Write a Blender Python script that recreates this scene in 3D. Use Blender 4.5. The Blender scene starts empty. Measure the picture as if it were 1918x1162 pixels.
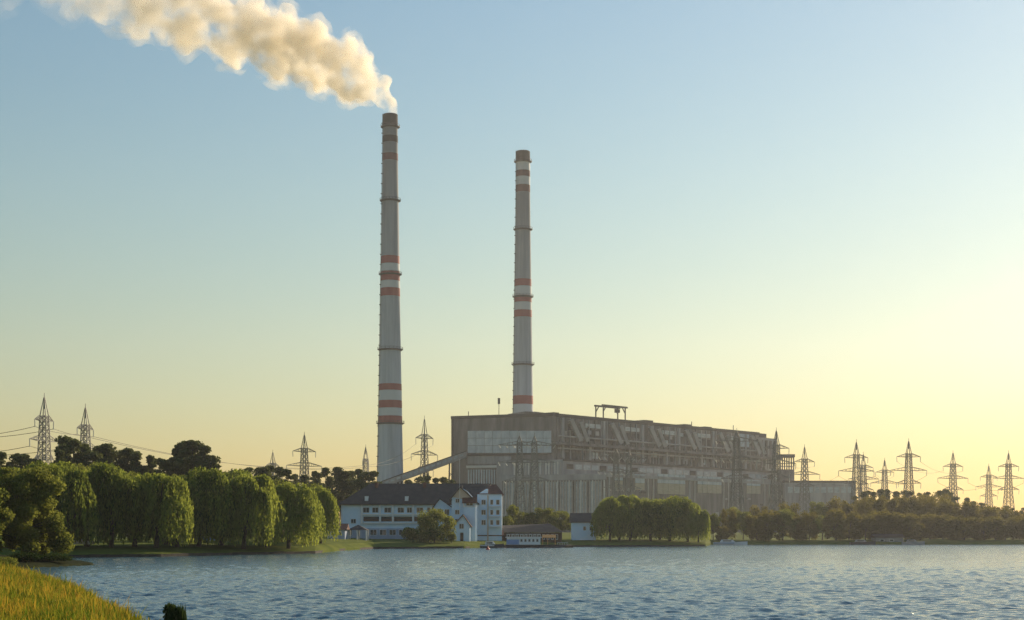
import bpy, math, random
import numpy as np
from mathutils import Vector, Matrix

scene = bpy.context.scene
C = scene.collection
R = math.radians

# ------------------------------------------------------------------ camera
F, HC, CX, HY = 2800.0, 3.4, 959.0, 1000.0       # focal length (px of a 1918 px frame), eye height, centre, horizon row
cam_d = bpy.data.cameras.new('camera')
cam = bpy.data.objects.new('camera', cam_d)
C.objects.link(cam)
cam.location = (0, 0, HC)
cam.rotation_euler = (R(90), 0, 0)
cam_d.sensor_width = 36
cam_d.lens = 36 * F / 1918
cam_d.shift_y = (HY - 581) / 1918
cam_d.clip_start = 0.5
cam_d.clip_end = 12000
scene.camera = cam

# ------------------------------------------------------------------ sky, sun, exposure
SUN_EL, SUN_AZ = R(21), R(35)                   # azimuth to the right of straight ahead
world = bpy.data.worlds.new('World')
scene.world = world
world.use_nodes = True
wn = world.node_tree
wn.nodes.clear()
sky = wn.nodes.new('ShaderNodeTexSky')
sky.sky_type = 'NISHITA'
sky.sun_disc = False
sky.sun_elevation = SUN_EL
sky.sun_rotation = SUN_AZ
sky.air_density = 2.0
sky.dust_density = 0.2
sky.ozone_density = 4.0
bg = wn.nodes.new('ShaderNodeBackground')
bg.inputs['Strength'].default_value = 0.08
wo = wn.nodes.new('ShaderNodeOutputWorld')
tint = wn.nodes.new('ShaderNodeMix')                # white balance, the same over the whole sky
tint.data_type = 'RGBA'; tint.blend_type = 'MULTIPLY'; tint.inputs[0].default_value = 1
tint.inputs[7].default_value = (.925, .96, 1.05, 1)
sat = wn.nodes.new('ShaderNodeHueSaturation'); sat.inputs['Saturation'].default_value = 1.15
wn.links.new(sky.outputs[0], sat.inputs['Color'])
wn.links.new(sat.outputs[0], tint.inputs[6])
wn.links.new(tint.outputs[2], bg.inputs[0])
wn.links.new(bg.outputs[0], wo.inputs[0])

sun_d = bpy.data.lights.new('sun', 'SUN')
sun_d.energy = 5.0
sun_d.angle = R(0.5)
sun_d.color = (1.0, 0.80, 0.55)
sun = bpy.data.objects.new('sun', sun_d)
C.objects.link(sun)
to_sun = Vector((math.sin(SUN_AZ) * math.cos(SUN_EL), math.cos(SUN_AZ) * math.cos(SUN_EL), math.sin(SUN_EL)))
sun.rotation_euler = to_sun.to_track_quat('Z', 'Y').to_euler()
sun.location = (0, 0, 400)

vs = scene.view_settings
vs.view_transform = 'Standard'
vs.look = 'None'
vs.gamma = 1
vs.use_curve_mapping = False
vs.exposure = 0.3
scene.render.engine = 'CYCLES'
cy = scene.cycles
cy.use_denoising = True
cy.denoising_prefilter = 'NONE'
cy.max_bounces = 12
cy.volume_bounces = 9
cy.transparent_max_bounces = 12
cy.diffuse_bounces = 3
cy.glossy_bounces = 3

# ------------------------------------------------------------------ helpers
def P(px, py, d):
    """world point seen at photo pixel (px, py) at depth d"""
    return Vector(((px - CX) / F * d, d, HC + (HY - py) / F * d))

def X(px, d): return (px - CX) / F * d
def Z(py, d): return HC + (HY - py) / F * d

def tag(o, label=None, cat=None, group=None, kind=None):
    if label: o['label'] = label
    if cat: o['category'] = cat
    if group: o['group'] = group
    if kind: o['kind'] = kind
    return o

def empty(name, loc, label=None, cat=None, group=None):
    o = bpy.data.objects.new(name, None)
    o.empty_display_size = 1
    C.objects.link(o)
    o.location = loc
    return tag(o, label, cat, group)

def kids(o): return [c for c in bpy.data.objects if c.parent == o]

def copy_tree(o, childmap, parent=None):
    c = o.copy()
    C.objects.link(c)
    if parent is not None: c.parent = parent
    for ch in childmap.get(o.name, ()):
        copy_tree(ch, childmap, c)
    return c

def child_map():
    m = {}
    for o in bpy.data.objects:
        if o.parent: m.setdefault(o.parent.name, []).append(o)
    return m

class MB:
    def __init__(s): s.v, s.f = [], []
    def hexa(s, p):
        """p: 8 corners, bottom loop then top loop"""
        b = len(s.v); s.v += [tuple(q) for q in p]
        s.f += [tuple(b + i for i in q) for q in ((3,2,1,0),(4,5,6,7),(0,1,5,4),(1,2,6,5),(2,3,7,6),(3,0,4,7))]
        return s
    def box(s, x0, x1, y0, y1, z0, z1):
        return s.hexa([(x0,y0,z0),(x1,y0,z0),(x1,y1,z0),(x0,y1,z0),(x0,y0,z1),(x1,y0,z1),(x1,y1,z1),(x0,y1,z1)])
    def prism(s, pts, z0, z1):
        """extrude a plan polygon (counter-clockwise) upward"""
        b = len(s.v); n = len(pts)
        s.v += [(p[0], p[1], z0) for p in pts] + [(p[0], p[1], z1) for p in pts]
        s.f.append(tuple(b + i for i in reversed(range(n)))); s.f.append(tuple(b + n + i for i in range(n)))
        for i in range(n):
            j = (i + 1) % n
            s.f.append((b + i, b + j, b + n + j, b + n + i))
        return s
    def profile(s, pts, y0, y1):
        """extrude an (x, z) polygon along y"""
        b = len(s.v); n = len(pts)
        s.v += [(p[0], y0, p[1]) for p in pts] + [(p[0], y1, p[1]) for p in pts]
        s.f.append(tuple(b + i for i in range(n))); s.f.append(tuple(b + n + i for i in reversed(range(n))))
        for i in range(n):
            j = (i + 1) % n
            s.f.append((b + j, b + i, b + n + i, b + n + j))
        return s
    def bar(s, a, c, w, w2=None, n=4):
        a, c = Vector(a), Vector(c); d = (c - a)
        if d.length < 1e-6: return s
        d.normalize()
        up = Vector((0, 0, 1)) if abs(d.z) < .95 else Vector((1, 0, 0))
        e = d.cross(up).normalized(); g = d.cross(e)
        b = len(s.v)
        for p, r in ((a, w / 2), (c, (w if w2 is None else w2) / 2)):
            for k in range(n):
                t = math.pi * 2 * (k + .5) / n
                q = p + (e * math.cos(t) + g * math.sin(t)) * r * (1.414 if n == 4 else 1)
                s.v.append(tuple(q))
        for k in range(n):
            j = (k + 1) % n
            s.f.append((b + k, b + j, b + n + j, b + n + k))
        s.f.append(tuple(b + k for k in reversed(range(n)))); s.f.append(tuple(b + n + k for k in range(n)))
        return s
    def lathe(s, prof, cx=0, cy_=0, n=32, cap=True):
        b = len(s.v)
        for r, z in prof:
            for k in range(n):
                t = 2 * math.pi * k / n
                s.v.append((cx + r * math.cos(t), cy_ + r * math.sin(t), z))
        for i in range(len(prof) - 1):
            for k in range(n):
                j = (k + 1) % n
                s.f.append((b + i*n + k, b + i*n + j, b + (i+1)*n + j, b + (i+1)*n + k))
        if cap:
            s.f.append(tuple(b + k for k in reversed(range(n))))
            s.f.append(tuple(b + (len(prof)-1)*n + k for k in range(n)))
        return s
    def poly(s, pts):
        b = len(s.v); s.v += [tuple(p) for p in pts]; s.f.append(tuple(range(b, b + len(pts)))); return s
    def slab(s, pts, t):
        """a polygon given thickness t downward along its normal"""
        pts = [Vector(p) for p in pts]
        nrm = (pts[1] - pts[0]).cross(pts[2] - pts[0]).normalized()
        if nrm.z < 0: pts.reverse(); nrm = -nrm
        n = len(pts); b = len(s.v)
        s.v += [tuple(p - nrm * t) for p in pts] + [tuple(p) for p in pts]
        s.f.append(tuple(b + i for i in reversed(range(n)))); s.f.append(tuple(b + n + i for i in range(n)))
        for i in range(n):
            j = (i + 1) % n
            s.f.append((b + i, b + j, b + n + j, b + n + i))
        return s
    def build(s, name, m, parent=None, smooth=False, world=True, origin=None):
        off = Vector(parent_origin(parent)) if (parent is not None and world) else Vector((0, 0, 0))
        if origin is not None: off = Vector(origin)
        me = bpy.data.meshes.new(name)
        me.from_pydata([(x - off.x, y - off.y, z - off.z) for x, y, z in s.v], [], s.f)
        if smooth:
            me.polygons.foreach_set('use_smooth', [True] * len(me.polygons))
        me.materials.append(m)
        o = bpy.data.objects.new(name, me)
        C.objects.link(o)
        if parent is not None: o.parent = parent
        elif origin is not None: o.location = off
        return o

def parent_origin(p):
    v = Vector((0, 0, 0))
    while p is not None:
        v += Vector(p.location); p = p.parent
    return v

def np_mesh(name, verts, faces, m, smooth=False):
    """verts (n,3), faces (k,3 or 4) as numpy arrays"""
    me = bpy.data.meshes.new(name)
    k, w = faces.shape
    me.vertices.add(len(verts)); me.vertices.foreach_set('co', verts.astype(np.float32).ravel())
    me.loops.add(k * w); me.loops.foreach_set('vertex_index', faces.astype(np.int32).ravel())
    me.polygons.add(k)
    me.polygons.foreach_set('loop_start', np.arange(0, k * w, w, dtype=np.int32))
    me.polygons.foreach_set('loop_total', np.full(k, w, dtype=np.int32))
    if smooth: me.polygons.foreach_set('use_smooth', np.ones(k, dtype=bool))
    me.update(calc_edges=True)
    me.materials.append(m)
    return me

# ------------------------------------------------------------------ materials
def nodes_of(m):
    m.use_nodes = True
    nt = m.node_tree
    nt.nodes.clear()
    return nt, nt.nodes.new, nt.links.new

def mat(name, c1, c2=None, scale=0.3, rough=0.8, bump=0.0, bscale=2.0, metal=0.0, stretch=(1, 1, 1), spec=0.3):
    m = bpy.data.materials.new(name)
    nt, N, L = nodes_of(m)
    out = N('ShaderNodeOutputMaterial'); b = N('ShaderNodeBsdfPrincipled')
    L(b.outputs[0], out.inputs[0])
    b.inputs['Roughness'].default_value = rough
    b.inputs['Metallic'].default_value = metal
    b.inputs['Specular IOR Level'].default_value = spec
    geo = N('ShaderNodeNewGeometry'); mp = N('ShaderNodeMapping'); mp.inputs['Scale'].default_value = stretch
    L(geo.outputs['Position'], mp.inputs[0])
    if c2 is not None:
        n = N('ShaderNodeTexNoise'); n.inputs['Scale'].default_value = scale; n.inputs['Detail'].default_value = 6; n.inputs['Roughness'].default_value = .65
        L(mp.outputs[0], n.inputs['Vector'])
        cr = N('ShaderNodeValToRGB')
        cr.color_ramp.elements[0].position = .35; cr.color_ramp.elements[0].color = (*c1, 1)
        cr.color_ramp.elements[1].position = .66; cr.color_ramp.elements[1].color = (*c2, 1)
        L(n.outputs[0], cr.inputs[0]); L(cr.outputs[0], b.inputs['Base Color'])
    else:
        b.inputs['Base Color'].default_value = (*c1, 1)
    if bump:
        n2 = N('ShaderNodeTexNoise'); n2.inputs['Scale'].default_value = bscale; n2.inputs['Detail'].default_value = 4
        L(mp.outputs[0], n2.inputs['Vector'])
        bp = N('ShaderNodeBump'); bp.inputs['Strength'].default_value = bump; bp.inputs['Distance'].default_value = .1
        L(n2.outputs[0], bp.inputs['Height']); L(bp.outputs[0], b.inputs['Normal'])
    return m

def leaf_mat(name, c1, c2, trans=0.35, scale=.25, c3=None, objw=.35, pos=(.45, 1.05), p3=1.0):
    """diffuse + translucent leaves, colour varied per leaf, per clump and per plant"""
    m = bpy.data.materials.new(name)
    nt, N, L = nodes_of(m)
    out = N('ShaderNodeOutputMaterial')
    geo = N('ShaderNodeNewGeometry'); oi = N('ShaderNodeObjectInfo')
    n = N('ShaderNodeTexNoise'); n.inputs['Scale'].default_value = scale; n.inputs['Detail'].default_value = 3
    L(geo.outputs['Position'], n.inputs['Vector'])
    a = N('ShaderNodeMath'); a.operation = 'MULTIPLY_ADD'; a.inputs[1].default_value = .5; L(geo.outputs['Random Per Island'], a.inputs[0])
    L(n.outputs[0], a.inputs[2])
    a2 = N('ShaderNodeMath'); a2.operation = 'MULTIPLY_ADD'; a2.inputs[1].default_value = objw; L(oi.outputs['Random'], a2.inputs[0]); L(a.outputs[0], a2.inputs[2])
    cr = N('ShaderNodeValToRGB')
    e = cr.color_ramp.elements
    e[0].position = pos[0]; e[0].color = (*c1, 1); e[1].position = pos[1]; e[1].color = (*c2, 1)
    if c3 is not None:
        x = e.new(p3); x.color = (*c3, 1)
    L(a2.outputs[0], cr.inputs[0])
    d = N('ShaderNodeBsdfDiffuse'); t = N('ShaderNodeBsdfTranslucent'); mx = N('ShaderNodeMixShader')
    mx.inputs[0].default_value = trans
    hs = N('ShaderNodeHueSaturation'); hs.inputs['Saturation'].default_value = 1.05; hs.inputs['Value'].default_value = 1.75
    L(cr.outputs[0], d.inputs[0]); L(cr.outputs[0], hs.inputs['Color']); L(hs.outputs[0], t.inputs[0])
    L(d.outputs[0], mx.inputs[1]); L(t.outputs[0], mx.inputs[2]); L(mx.outputs[0], out.inputs[0])
    return m

M = {}
M['concrete'] = mat('concrete', (.33, .375, .43), (.52, .565, .62), .3, .85, .2, .4, stretch=(1, 1, .05))
def soot_top(m, z0, z1, k):
    nt = m.node_tree; b = [n for n in nt.nodes if n.type == 'BSDF_PRINCIPLED'][0]
    src = b.inputs['Base Color'].links[0].from_socket
    g = nt.nodes.new('ShaderNodeNewGeometry'); sx = nt.nodes.new('ShaderNodeSeparateXYZ'); nt.links.new(g.outputs['Position'], sx.inputs[0])
    r = nt.nodes.new('ShaderNodeMapRange'); r.inputs['From Min'].default_value = z0; r.inputs['From Max'].default_value = z1; r.inputs['To Max'].default_value = k
    nt.links.new(sx.outputs['Z'], r.inputs[0])
    mx = nt.nodes.new('ShaderNodeMix'); mx.data_type = 'RGBA'; mx.inputs[7].default_value = (.06, .055, .055, 1)
    nt.links.new(r.outputs[0], mx.inputs[0]); nt.links.new(src, mx.inputs[6]); nt.links.new(mx.outputs[2], b.inputs['Base Color'])
soot_top(M['concrete'], 90, 256, .7)
M['paint_white'] = mat('paint_white', (.50, .53, .56), (.60, .62, .64), .12, .7, stretch=(1, 1, .3))
M['paint_red'] = mat('paint_red', (.24, .04, .035), (.34, .07, .06), .12, .7, stretch=(1, 1, .3))
M['paint_red_dark'] = mat('paint_red_sooty', (.09, .028, .028), (.15, .04, .038), .3, .8, stretch=(1, 1, .1))
M['soot'] = mat('soot', (.02, .017, .016), (.045, .032, .03), .2, .9)
M['steel_dark'] = mat('steel_dark', (.045, .045, .045), (.07, .065, .06), .3, .6, metal=.2)
M['steel_pylon'] = mat('steel_pylon', (.16, .16, .15), (.22, .22, .21), .3, .6, metal=.3)
M['glass_insul'] = mat('glass_insulator', (.45, .47, .45), None, rough=.55, spec=.3)
M['st_wall'] = mat('station_wall', (.095, .088, .085), (.22, .205, .20), .16, .9, .3, .3, stretch=(1, 1, .18))
M['st_wall2'] = mat('station_wall_grey', (.21, .215, .23), (.38, .38, .39), .16, .9, .3, .3, stretch=(1, 1, .18))
M['st_dark'] = mat('station_dark', (.035, .032, .032), (.07, .064, .06), .15, .9)
M['st_panel'] = mat('station_panel', (.36, .43, .49), (.54, .60, .64), .35, .6, stretch=(1, 1, .5))
M['st_light'] = mat('station_light', (.52, .52, .50), (.66, .66, .63), .1, .7)
M['duct'] = mat('duct', (.26, .25, .24), (.40, .385, .37), .15, .6)
M['glazing'] = mat('glazing', (.24, .30, .35), (.44, .50, .54), .25, .25, spec=.6, stretch=(1, 1, 3))
M['tan_panel'] = mat('tan_panel', (.36, .31, .22), (.46, .41, .31), .3, .7, stretch=(1, 1, 4))
M['hotel_wall'] = mat('hotel_wall', (.56, .74, .93), (.70, .82, .94), .4, .8)  # white walls tinted blue: the skylight on them is put into the colour
M['hotel_blue_grey'] = mat('hotel_lower_wall', (.25, .32, .45), (.34, .41, .54), .4, .8)  # darker blue-grey wall colour, reused on small lakeside things
M['hotel_beige'] = mat('hotel_beige', (.52, .42, .33), (.60, .50, .40), .6, .8)
M['roof_dark'] = mat('roof_dark', (.055, .045, .043), (.085, .068, .06), .8, .8, .4, 3)
M['roof_red'] = mat('roof_red', (.085, .032, .024), (.14, .05, .035), .8, .8, .4, 3)
M['pane'] = mat('window_pane', (.03, .045, .06), None, rough=.08, spec=.6)
M['frame'] = mat('window_frame', (.62, .65, .68), None, rough=.5)
M['brown'] = mat('brown_timber', (.06, .032, .025), (.10, .055, .04), .8, .8)
M['orange'] = mat('orange_awning', (.55, .24, .07), (.65, .34, .12), .8, .8)
M['blue'] = mat('blue_paint', (.16, .27, .50), (.22, .34, .58), .6, .6)
M['white'] = mat('white_paint', (.75, .76, .77), None, rough=.5)
M['hull'] = mat('dark_hull', (.03, .035, .05), (.05, .055, .07), .6, .4)
M['red'] = mat('red_plastic', (.5, .04, .03), None, rough=.4)
M['yellow'] = mat('yellow_paint', (.7, .45, .05), None, rough=.5)
M['bark'] = mat('bark', (.05, .04, .03), (.09, .07, .05), 2, .95)
M['stone'] = mat('stone_edge', (.035, .03, .026), (.075, .062, .05), .6, .95, .5, 2)
M['lawn'] = mat('lawn', (.075, .105, .018), (.14, .16, .03), .12, .95, .5, 1, spec=.02)
M['drygrass'] = mat('dry_grass_soil', (.16, .10, .02), (.08, .09, .02), .5, .95, .5, 1, spec=.02)
M['bank_soil'] = mat('bank_soil', (.018, .024, .009), (.035, .04, .015), .5, .95, .5, 1, spec=.02)
M['willow'] = leaf_mat('willow_leaves', (.036, .06, .014), (.20, .225, .044), .48)
M['broad'] = leaf_mat('broad_leaves', (.032, .052, .013), (.17, .18, .04), .44)
M['pine'] = leaf_mat('pine_needles', (.042, .056, .024), (.10, .112, .04), .3)
M['brush'] = leaf_mat('shore_leaves', (.055, .056, .013), (.14, .12, .026), .46)  # olive-brown tint puts the warm flare over the right wood into the leaves
M['tuft'] = leaf_mat('tuft_leaves', (.015, .03, .01), (.04, .06, .015), .25)
M['grass'] = leaf_mat('grass_blades', (.07, .115, .014), (.21, .20, .028), .4, .5, c3=(.36, .23, .04), objw=0, pos=(.55, .76), p3=.98)

# ------------------------------------------------------------------ air
hz = MB().box(-2600, 2600, -200, 3300, -1.6, 420)
m = bpy.data.materials.new('haze_air')
nt, N, L = nodes_of(m)
out = N('ShaderNodeOutputMaterial'); pv = N('ShaderNodeVolumePrincipled')
pv.inputs['Color'].default_value = (.93, .95, 1.0, 1)
pv.inputs['Density'].default_value = 0.00008
pv.inputs['Anisotropy'].default_value = .55
L(pv.outputs[0], out.inputs['Volume'])
haze = hz.build('haze', m); tag(haze, kind='stuff')

# ------------------------------------------------------------------ water
def water_mat():
    m = bpy.data.materials.new('lake_water')
    nt, N, L = nodes_of(m)
    out = N('ShaderNodeOutputMaterial'); b = N('ShaderNodeBsdfPrincipled'); L(b.outputs[0], out.inputs[0])
    b.inputs['Base Color'].default_value = (.085, .172, .215, 1)
    b.inputs['Roughness'].default_value = .13
    b.inputs['IOR'].default_value = 1.333
    geo = N('ShaderNodeNewGeometry')
    last = None
    for sc_, dist, st, det in ((1.1, .10, (1, 1.5, 1), 3), (4.5, .05, (1, 1.3, 1), 3)):
        mp = N('ShaderNodeMapping'); mp.inputs['Scale'].default_value = st; mp.inputs['Rotation'].default_value = (0, 0, R(18))
        L(geo.outputs['Position'], mp.inputs[0])
        n = N('ShaderNodeTexNoise'); n.inputs['Scale'].default_value = sc_; n.inputs['Detail'].default_value = det; n.inputs['Distortion'].default_value = .6
        L(mp.outputs[0], n.inputs['Vector'])
        bp = N('ShaderNodeBump'); bp.inputs['Strength'].default_value = 1; bp.inputs['Distance'].default_value = dist
        L(n.outputs[0], bp.inputs['Height'])
        if last: L(last.outputs[0], bp.inputs['Normal'])
        last = bp
    L(last.outputs[0], b.inputs['Normal'])
    return m

def build_water():
    # a fan of rows whose spacing grows with distance, raised into small wind waves
    ds = [-150, 5, 20, 32]
    d = 40.0
    while d < 640:
        ds.append(d); d += max(.13, d * d / (F * HC) * (.26 + .28 * min(max((d - 75) / 220, 0), 1)))
    ds += [800]
    ds = np.array(ds)
    nx = 900
    t = np.linspace(-1, 1, nx)
    w = np.maximum(np.abs(ds), 30) * .47 + 12
    w[-1] = 900; w[0] = 400
    Xg = w[:, None] * t[None, :]
    Yg = np.repeat(ds[:, None], nx, 1)
    rng = np.random.default_rng(4)
    Zg = np.zeros_like(Xg)
    fade_y = np.clip(1 - (Yg - 60) / 500, .15, 1)
    for k in range(40):
        lam = .38 * (6.5 ** rng.random()); ang = rng.normal(R(-84), .7); ph = rng.uniform(0, 6.28)
        kx, ky = math.cos(ang) * 6.283 / lam, math.sin(ang) * 6.283 / lam
        amp = .0074 * lam * (1 if lam < 1.4 else (1.4 / lam) ** .45)
        wv = np.sin(kx * Xg + ky * Yg + ph + .6 * np.sin(.11 * Xg + .07 * Yg + k))
        Zg += amp * wv
    patch = .88 + .2 * np.sin(.045 * Xg + .09 * Yg) * np.sin(.021 * Xg - .05 * Yg + 1.3)
    Zg = Zg * patch * (Yg > 8) * (Yg < 640)
    n0, n1 = Xg.shape
    v = np.stack([Xg.ravel(), Yg.ravel(), Zg.ravel()], 1)
    i = np.arange(n0 * n1).reshape(n0, n1)
    f = np.stack([i[:-1, :-1].ravel(), i[:-1, 1:].ravel(), i[1:, 1:].ravel(), i[1:, :-1].ravel()], 1)
    me = np_mesh('water', v, f, water_mat(), True)
    o = bpy.data.objects.new('water', me); C.objects.link(o)
    tag(o, kind='structure')
build_water()

# ------------------------------------------------------------------ far land
SHORE = [(-3000, 205), (100, 208), (125, 211), (300, 221), (420, 236), (590, 258), (640, 296), (700, 336), (870, 350),
         (900, 366), (1062, 388), (1120, 396), (1322, 404), (1332, 462), (1500, 470), (1918, 474), (2500, 480), (5200, 480)]
def shore_d(px):
    return float(np.interp(px, [s[0] for s in SHORE], [s[1] for s in SHORE]))
def land_z(off):
    return float(np.interp(off, [0, .3, 2, 10, 40, 200, 600, 2600], [.35, .45, .7, 1.3, 2.0, 3.2, 4.5, 6]))

def ground_z(x, y):
    px = x / y * F + CX
    return land_z(max(y - shore_d(px), 0))

def build_land():
    pxs = sorted(set([s[0] for s in SHORE] + list(range(-3000, 5200, 40))))
    offs = [-.6, -.01, .3, 1, 2, 4, 7, 10, 15, 22, 30, 40, 60, 90, 150, 250, 500, 1000, 2600]
    v, f = [], []
    rng = random.Random(3)
    for px in pxs:
        d0 = shore_d(px)
        for k, o_ in enumerate(offs):
            d = min(d0 + o_ + (rng.uniform(-.4, .4) if k > 1 else 0), 3050)
            z = -1.2 if k == 0 else land_z(max(o_, 0)) + (rng.uniform(-.06, .06) if k > 1 else 0)
            v.append((X(px, d), d, z))
    n = len(offs)
    for i in range(len(pxs) - 1):
        for k in range(n - 1):
            a = i * n + k
            f.append((a, a + n, a + n + 1, a + 1))
    me = bpy.data.meshes.new('ground'); me.from_pydata(v, [], f)
    me.materials.append(M['lawn'])
    o = bpy.data.objects.new('ground', me); C.objects.link(o); tag(o, kind='structure')
    # stone edging along the water
    e = MB()
    for (p0, p1) in ((128, 590), (590, 640), (640, 700), (700, 880), (1066, 1320)):
        n = 24
        for i in range(n):
            a, b = p0 + (p1 - p0) * i / n, p0 + (p1 - p0) * (i + 1) / n
            da, db = shore_d(a) - .35, shore_d(b) - .35
            A, B = Vector((X(a, da), da, 0)), Vector((X(b, db), db, 0))
            h = .42 + rng.uniform(-.04, .04)
            e.hexa([A + Vector((0, 0, -.8)), B + Vector((0, 0, -.8)), B + Vector((0, .6, -.8)), A + Vector((0, .6, -.8)),
                    A + Vector((0, 0, h)), B + Vector((0, 0, h)), B + Vector((0, .6, h)), A + Vector((0, .6, h))])
    o = e.build('embankment', M['stone']); tag(o, kind='structure')
build_land()

# ------------------------------------------------------------------ near bank with grass
BE = [(-40, -2), (10, -4), (20, -5.8), (30, -7.4), (45, -10.2), (56, -14.2), (81, -23.2), (112, -36), (132, -45), (142, -47.6), (152, -46.5), (162, -45.2), (168, -49), (172, -70), (175, -150)]
def bank_edge(y): return float(np.interp(y, [b[0] for b in BE], [b[1] for b in BE]))
def bank_z(off, y):
    top = 1.0 + .3 * math.sin(y * .13)
    return float(np.interp(off, [-.5, 0, .4, 1.5, 5, 12, 60], [-1.0, -.05, .22, .42, .8, top, top + 1.2]))
def build_bank():
    ys = list(np.arange(-40, 172, 1.5)) + [173.5, 175]
    offs = [-.5, 0, .4, .9, 1.5, 2.5, 3.6, 5, 8, 12, 20, 35, 60, 120]
    rng = random.Random(9); v, f = [], []
    for y in ys:
        xe = bank_edge(y) + rng.uniform(-.25, .25)
        for k, o_ in enumerate(offs):
            v.append((xe - o_, y, bank_z(o_, y) + (rng.uniform(-.07, .07) if k > 1 else 0)))
    n = len(offs)
    for i in range(len(ys) - 1):
        for k in range(n - 1):
            a = i * n + k
            f.append((a, a + n, a + n + 1, a + 1))
    me = bpy.data.meshes.new('bank'); me.from_pydata(v, [], f); me.materials.append(M['drygrass']); me.materials.append(M['bank_soil'])
    for p in me.polygons:
        if p.center.y > 122: p.material_index = 1
    o = bpy.data.objects.new('bank', me); C.objects.link(o); tag(o, kind='structure')
    # blades
    r = np.random.default_rng(11)
    n = 140000
    y = 26 + (138 - 26) * r.random(n) ** 1.6
    xe = np.interp(y, [b[0] for b in BE], [b[1] for b in BE])
    left = np.minimum(-.40 * y - 2, xe - 4)
    off = (xe - left) * r.random(n) ** 1.25
    x = xe - off
    z = np.interp(off, [0, .4, 1.5, 5, 12, 60], [-.05, .22, .42, .8, 1.1, 2.2]) - .08
    h = r.uniform(.22, .60, n) * (1 + .45 * np.sin(x * 1.3 + 1.1 * np.sin(y)) * np.sin(y * .9))
    h *= np.where(r.random(n) < .06, 1.45, 1)
    edge = off < .7
    h[edge] *= .7
    wd = r.uniform(.012, .042, n) * (.7 + y / 70)
    a = r.uniform(0, np.pi, n)
    lean = r.uniform(0, .5, n); la = r.uniform(0, 2 * np.pi, n)
    dx, dy = np.cos(a) * wd / 2, np.sin(a) * wd / 2
    lx, ly = np.cos(la) * lean * h, np.sin(la) * lean * h
    base = np.stack([x, y, z], 1)
    o1 = np.stack([dx, dy, 0 * dx], 1)
    mid = base + np.stack([lx * .35, ly * .35, h * .6], 1)
    tip = base + np.stack([lx, ly, h], 1)
    V = np.stack([base - o1, base + o1, mid + o1 * .8, mid - o1 * .8, tip + o1 * .12, tip - o1 * .12], 1).reshape(-1, 3)
    i = np.arange(n)[:, None] * 6
    Fq = np.concatenate([i + np.array([[0, 1, 2, 3]]), i + np.array([[3, 2, 4, 5]])], 0)
    me = np_mesh('grass', V, Fq, M['grass'])
    o = bpy.data.objects.new('grass', me); C.objects.link(o)
    tag(o, 'tall golden and green grass covering the near bank at lower left', 'grass', kind='stuff')
build_bank()

# ------------------------------------------------------------------ chimneys
def ring_gallery(root, cx, cy_, r, z, m):
    g = MB()
    g.lathe([(r + .02, z - .9), (r + 1.0, z - .25), (r + 1.2, z - .25), (r + 1.2, z), (r + .02, z)], cx, cy_, 28, cap=False)
    o = g.build('gallery', m, root)
    rl = MB(); n = 20
    for k in range(n):
        a, b = 2 * math.pi * k / n, 2 * math.pi * (k + 1) / n
        p = lambda t, zz: (cx + (r + 1.1) * math.cos(t), cy_ + (r + 1.1) * math.sin(t), zz)
        rl.bar(p(a, z), p(a, z + 1.2), .12); rl.bar(p(a, z + 1.2), p(b, z + 1.2), .12); rl.bar(p(a, z + .6), p(b, z + .6), .08)
    rl.build('railing', m, o)

def chimney(px, d, prof, bands, whites, galleries, sooty, label):
    """prof: (py, half width px); bands: (py0, py1) painted rings"""
    cx, base = X(px, d), ground_z(X(px, d), d)
    root = empty('chimney', (cx, d, base), label, 'chimney', 'tall striped chimneys of the power station')
    P_ = [(hw / F * d, Z(py, d)) for py, hw in prof]
    P_.sort(key=lambda t: t[1])
    P_[0] = (P_[0][0], base - .5)
    zs = [p[1] for p in P_]; rs = [p[0] for p in P_]
    rad = lambda z: float(np.interp(z, zs, rs))
    top = zs[-1]
    s = MB(); n = 40
    lev = list(np.linspace(zs[0], top, 40))
    s.lathe([(rad(z), z) for z in lev] + [(rad(top) - .9, top), (rad(top) - .9, top - 6)], cx, d, n, cap=False)
    sh = s.build('shaft', M['concrete'], root, smooth=True)
    for (lst, mm, nm, pr) in ((bands, M['paint_red'], 'red_band', .10), (whites, M['paint_white'], 'white_band', .06), (sooty, M['soot'], 'soot_band', .14)):
        for (a, b) in lst:
            z1, z0 = Z(a, d), Z(b, d)
            if nm == 'red_band' and a < 400: mm = M['paint_red_dark']
            elif nm == 'red_band': mm = M['paint_red']
            MB().lathe([(rad(z0) - .05, z0), (rad(z0) + pr, z0), (rad(z1) + pr, z1), (rad(z1) - .05, z1)], cx, d, n, cap=False).build(nm, mm, root, smooth=False)
    for g in galleries:
        z = Z(g, d); ring_gallery(root, cx, d, rad(z) + .15, z, M['steel_dark'])
    # caged ladder up the left flank
    l = MB()
    ang = math.pi * 1.12
    for z0, z1 in zip(lev[:-1], lev[1:]):
        for t in (-.35, .35):
            q = lambda z: (cx + (rad(z) + .45) * math.cos(ang) + t * math.sin(ang), d + (rad(z) + .45) * math.sin(ang) - t * math.cos(ang), z)
            l.bar(q(z0), q(z1), .14)
    z = base + 3
    while z < top - 2:
        rr = rad(z)
        l.bar((cx + rr * math.cos(ang), d + rr * math.sin(ang), z), (cx + (rr + 1.0) * math.cos(ang), d + (rr + 1.0) * math.sin(ang), z), .5)
        z += 6
    l.build('ladder', M['steel_dark'], root)
    return root, cx, top, rad(top)

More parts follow.
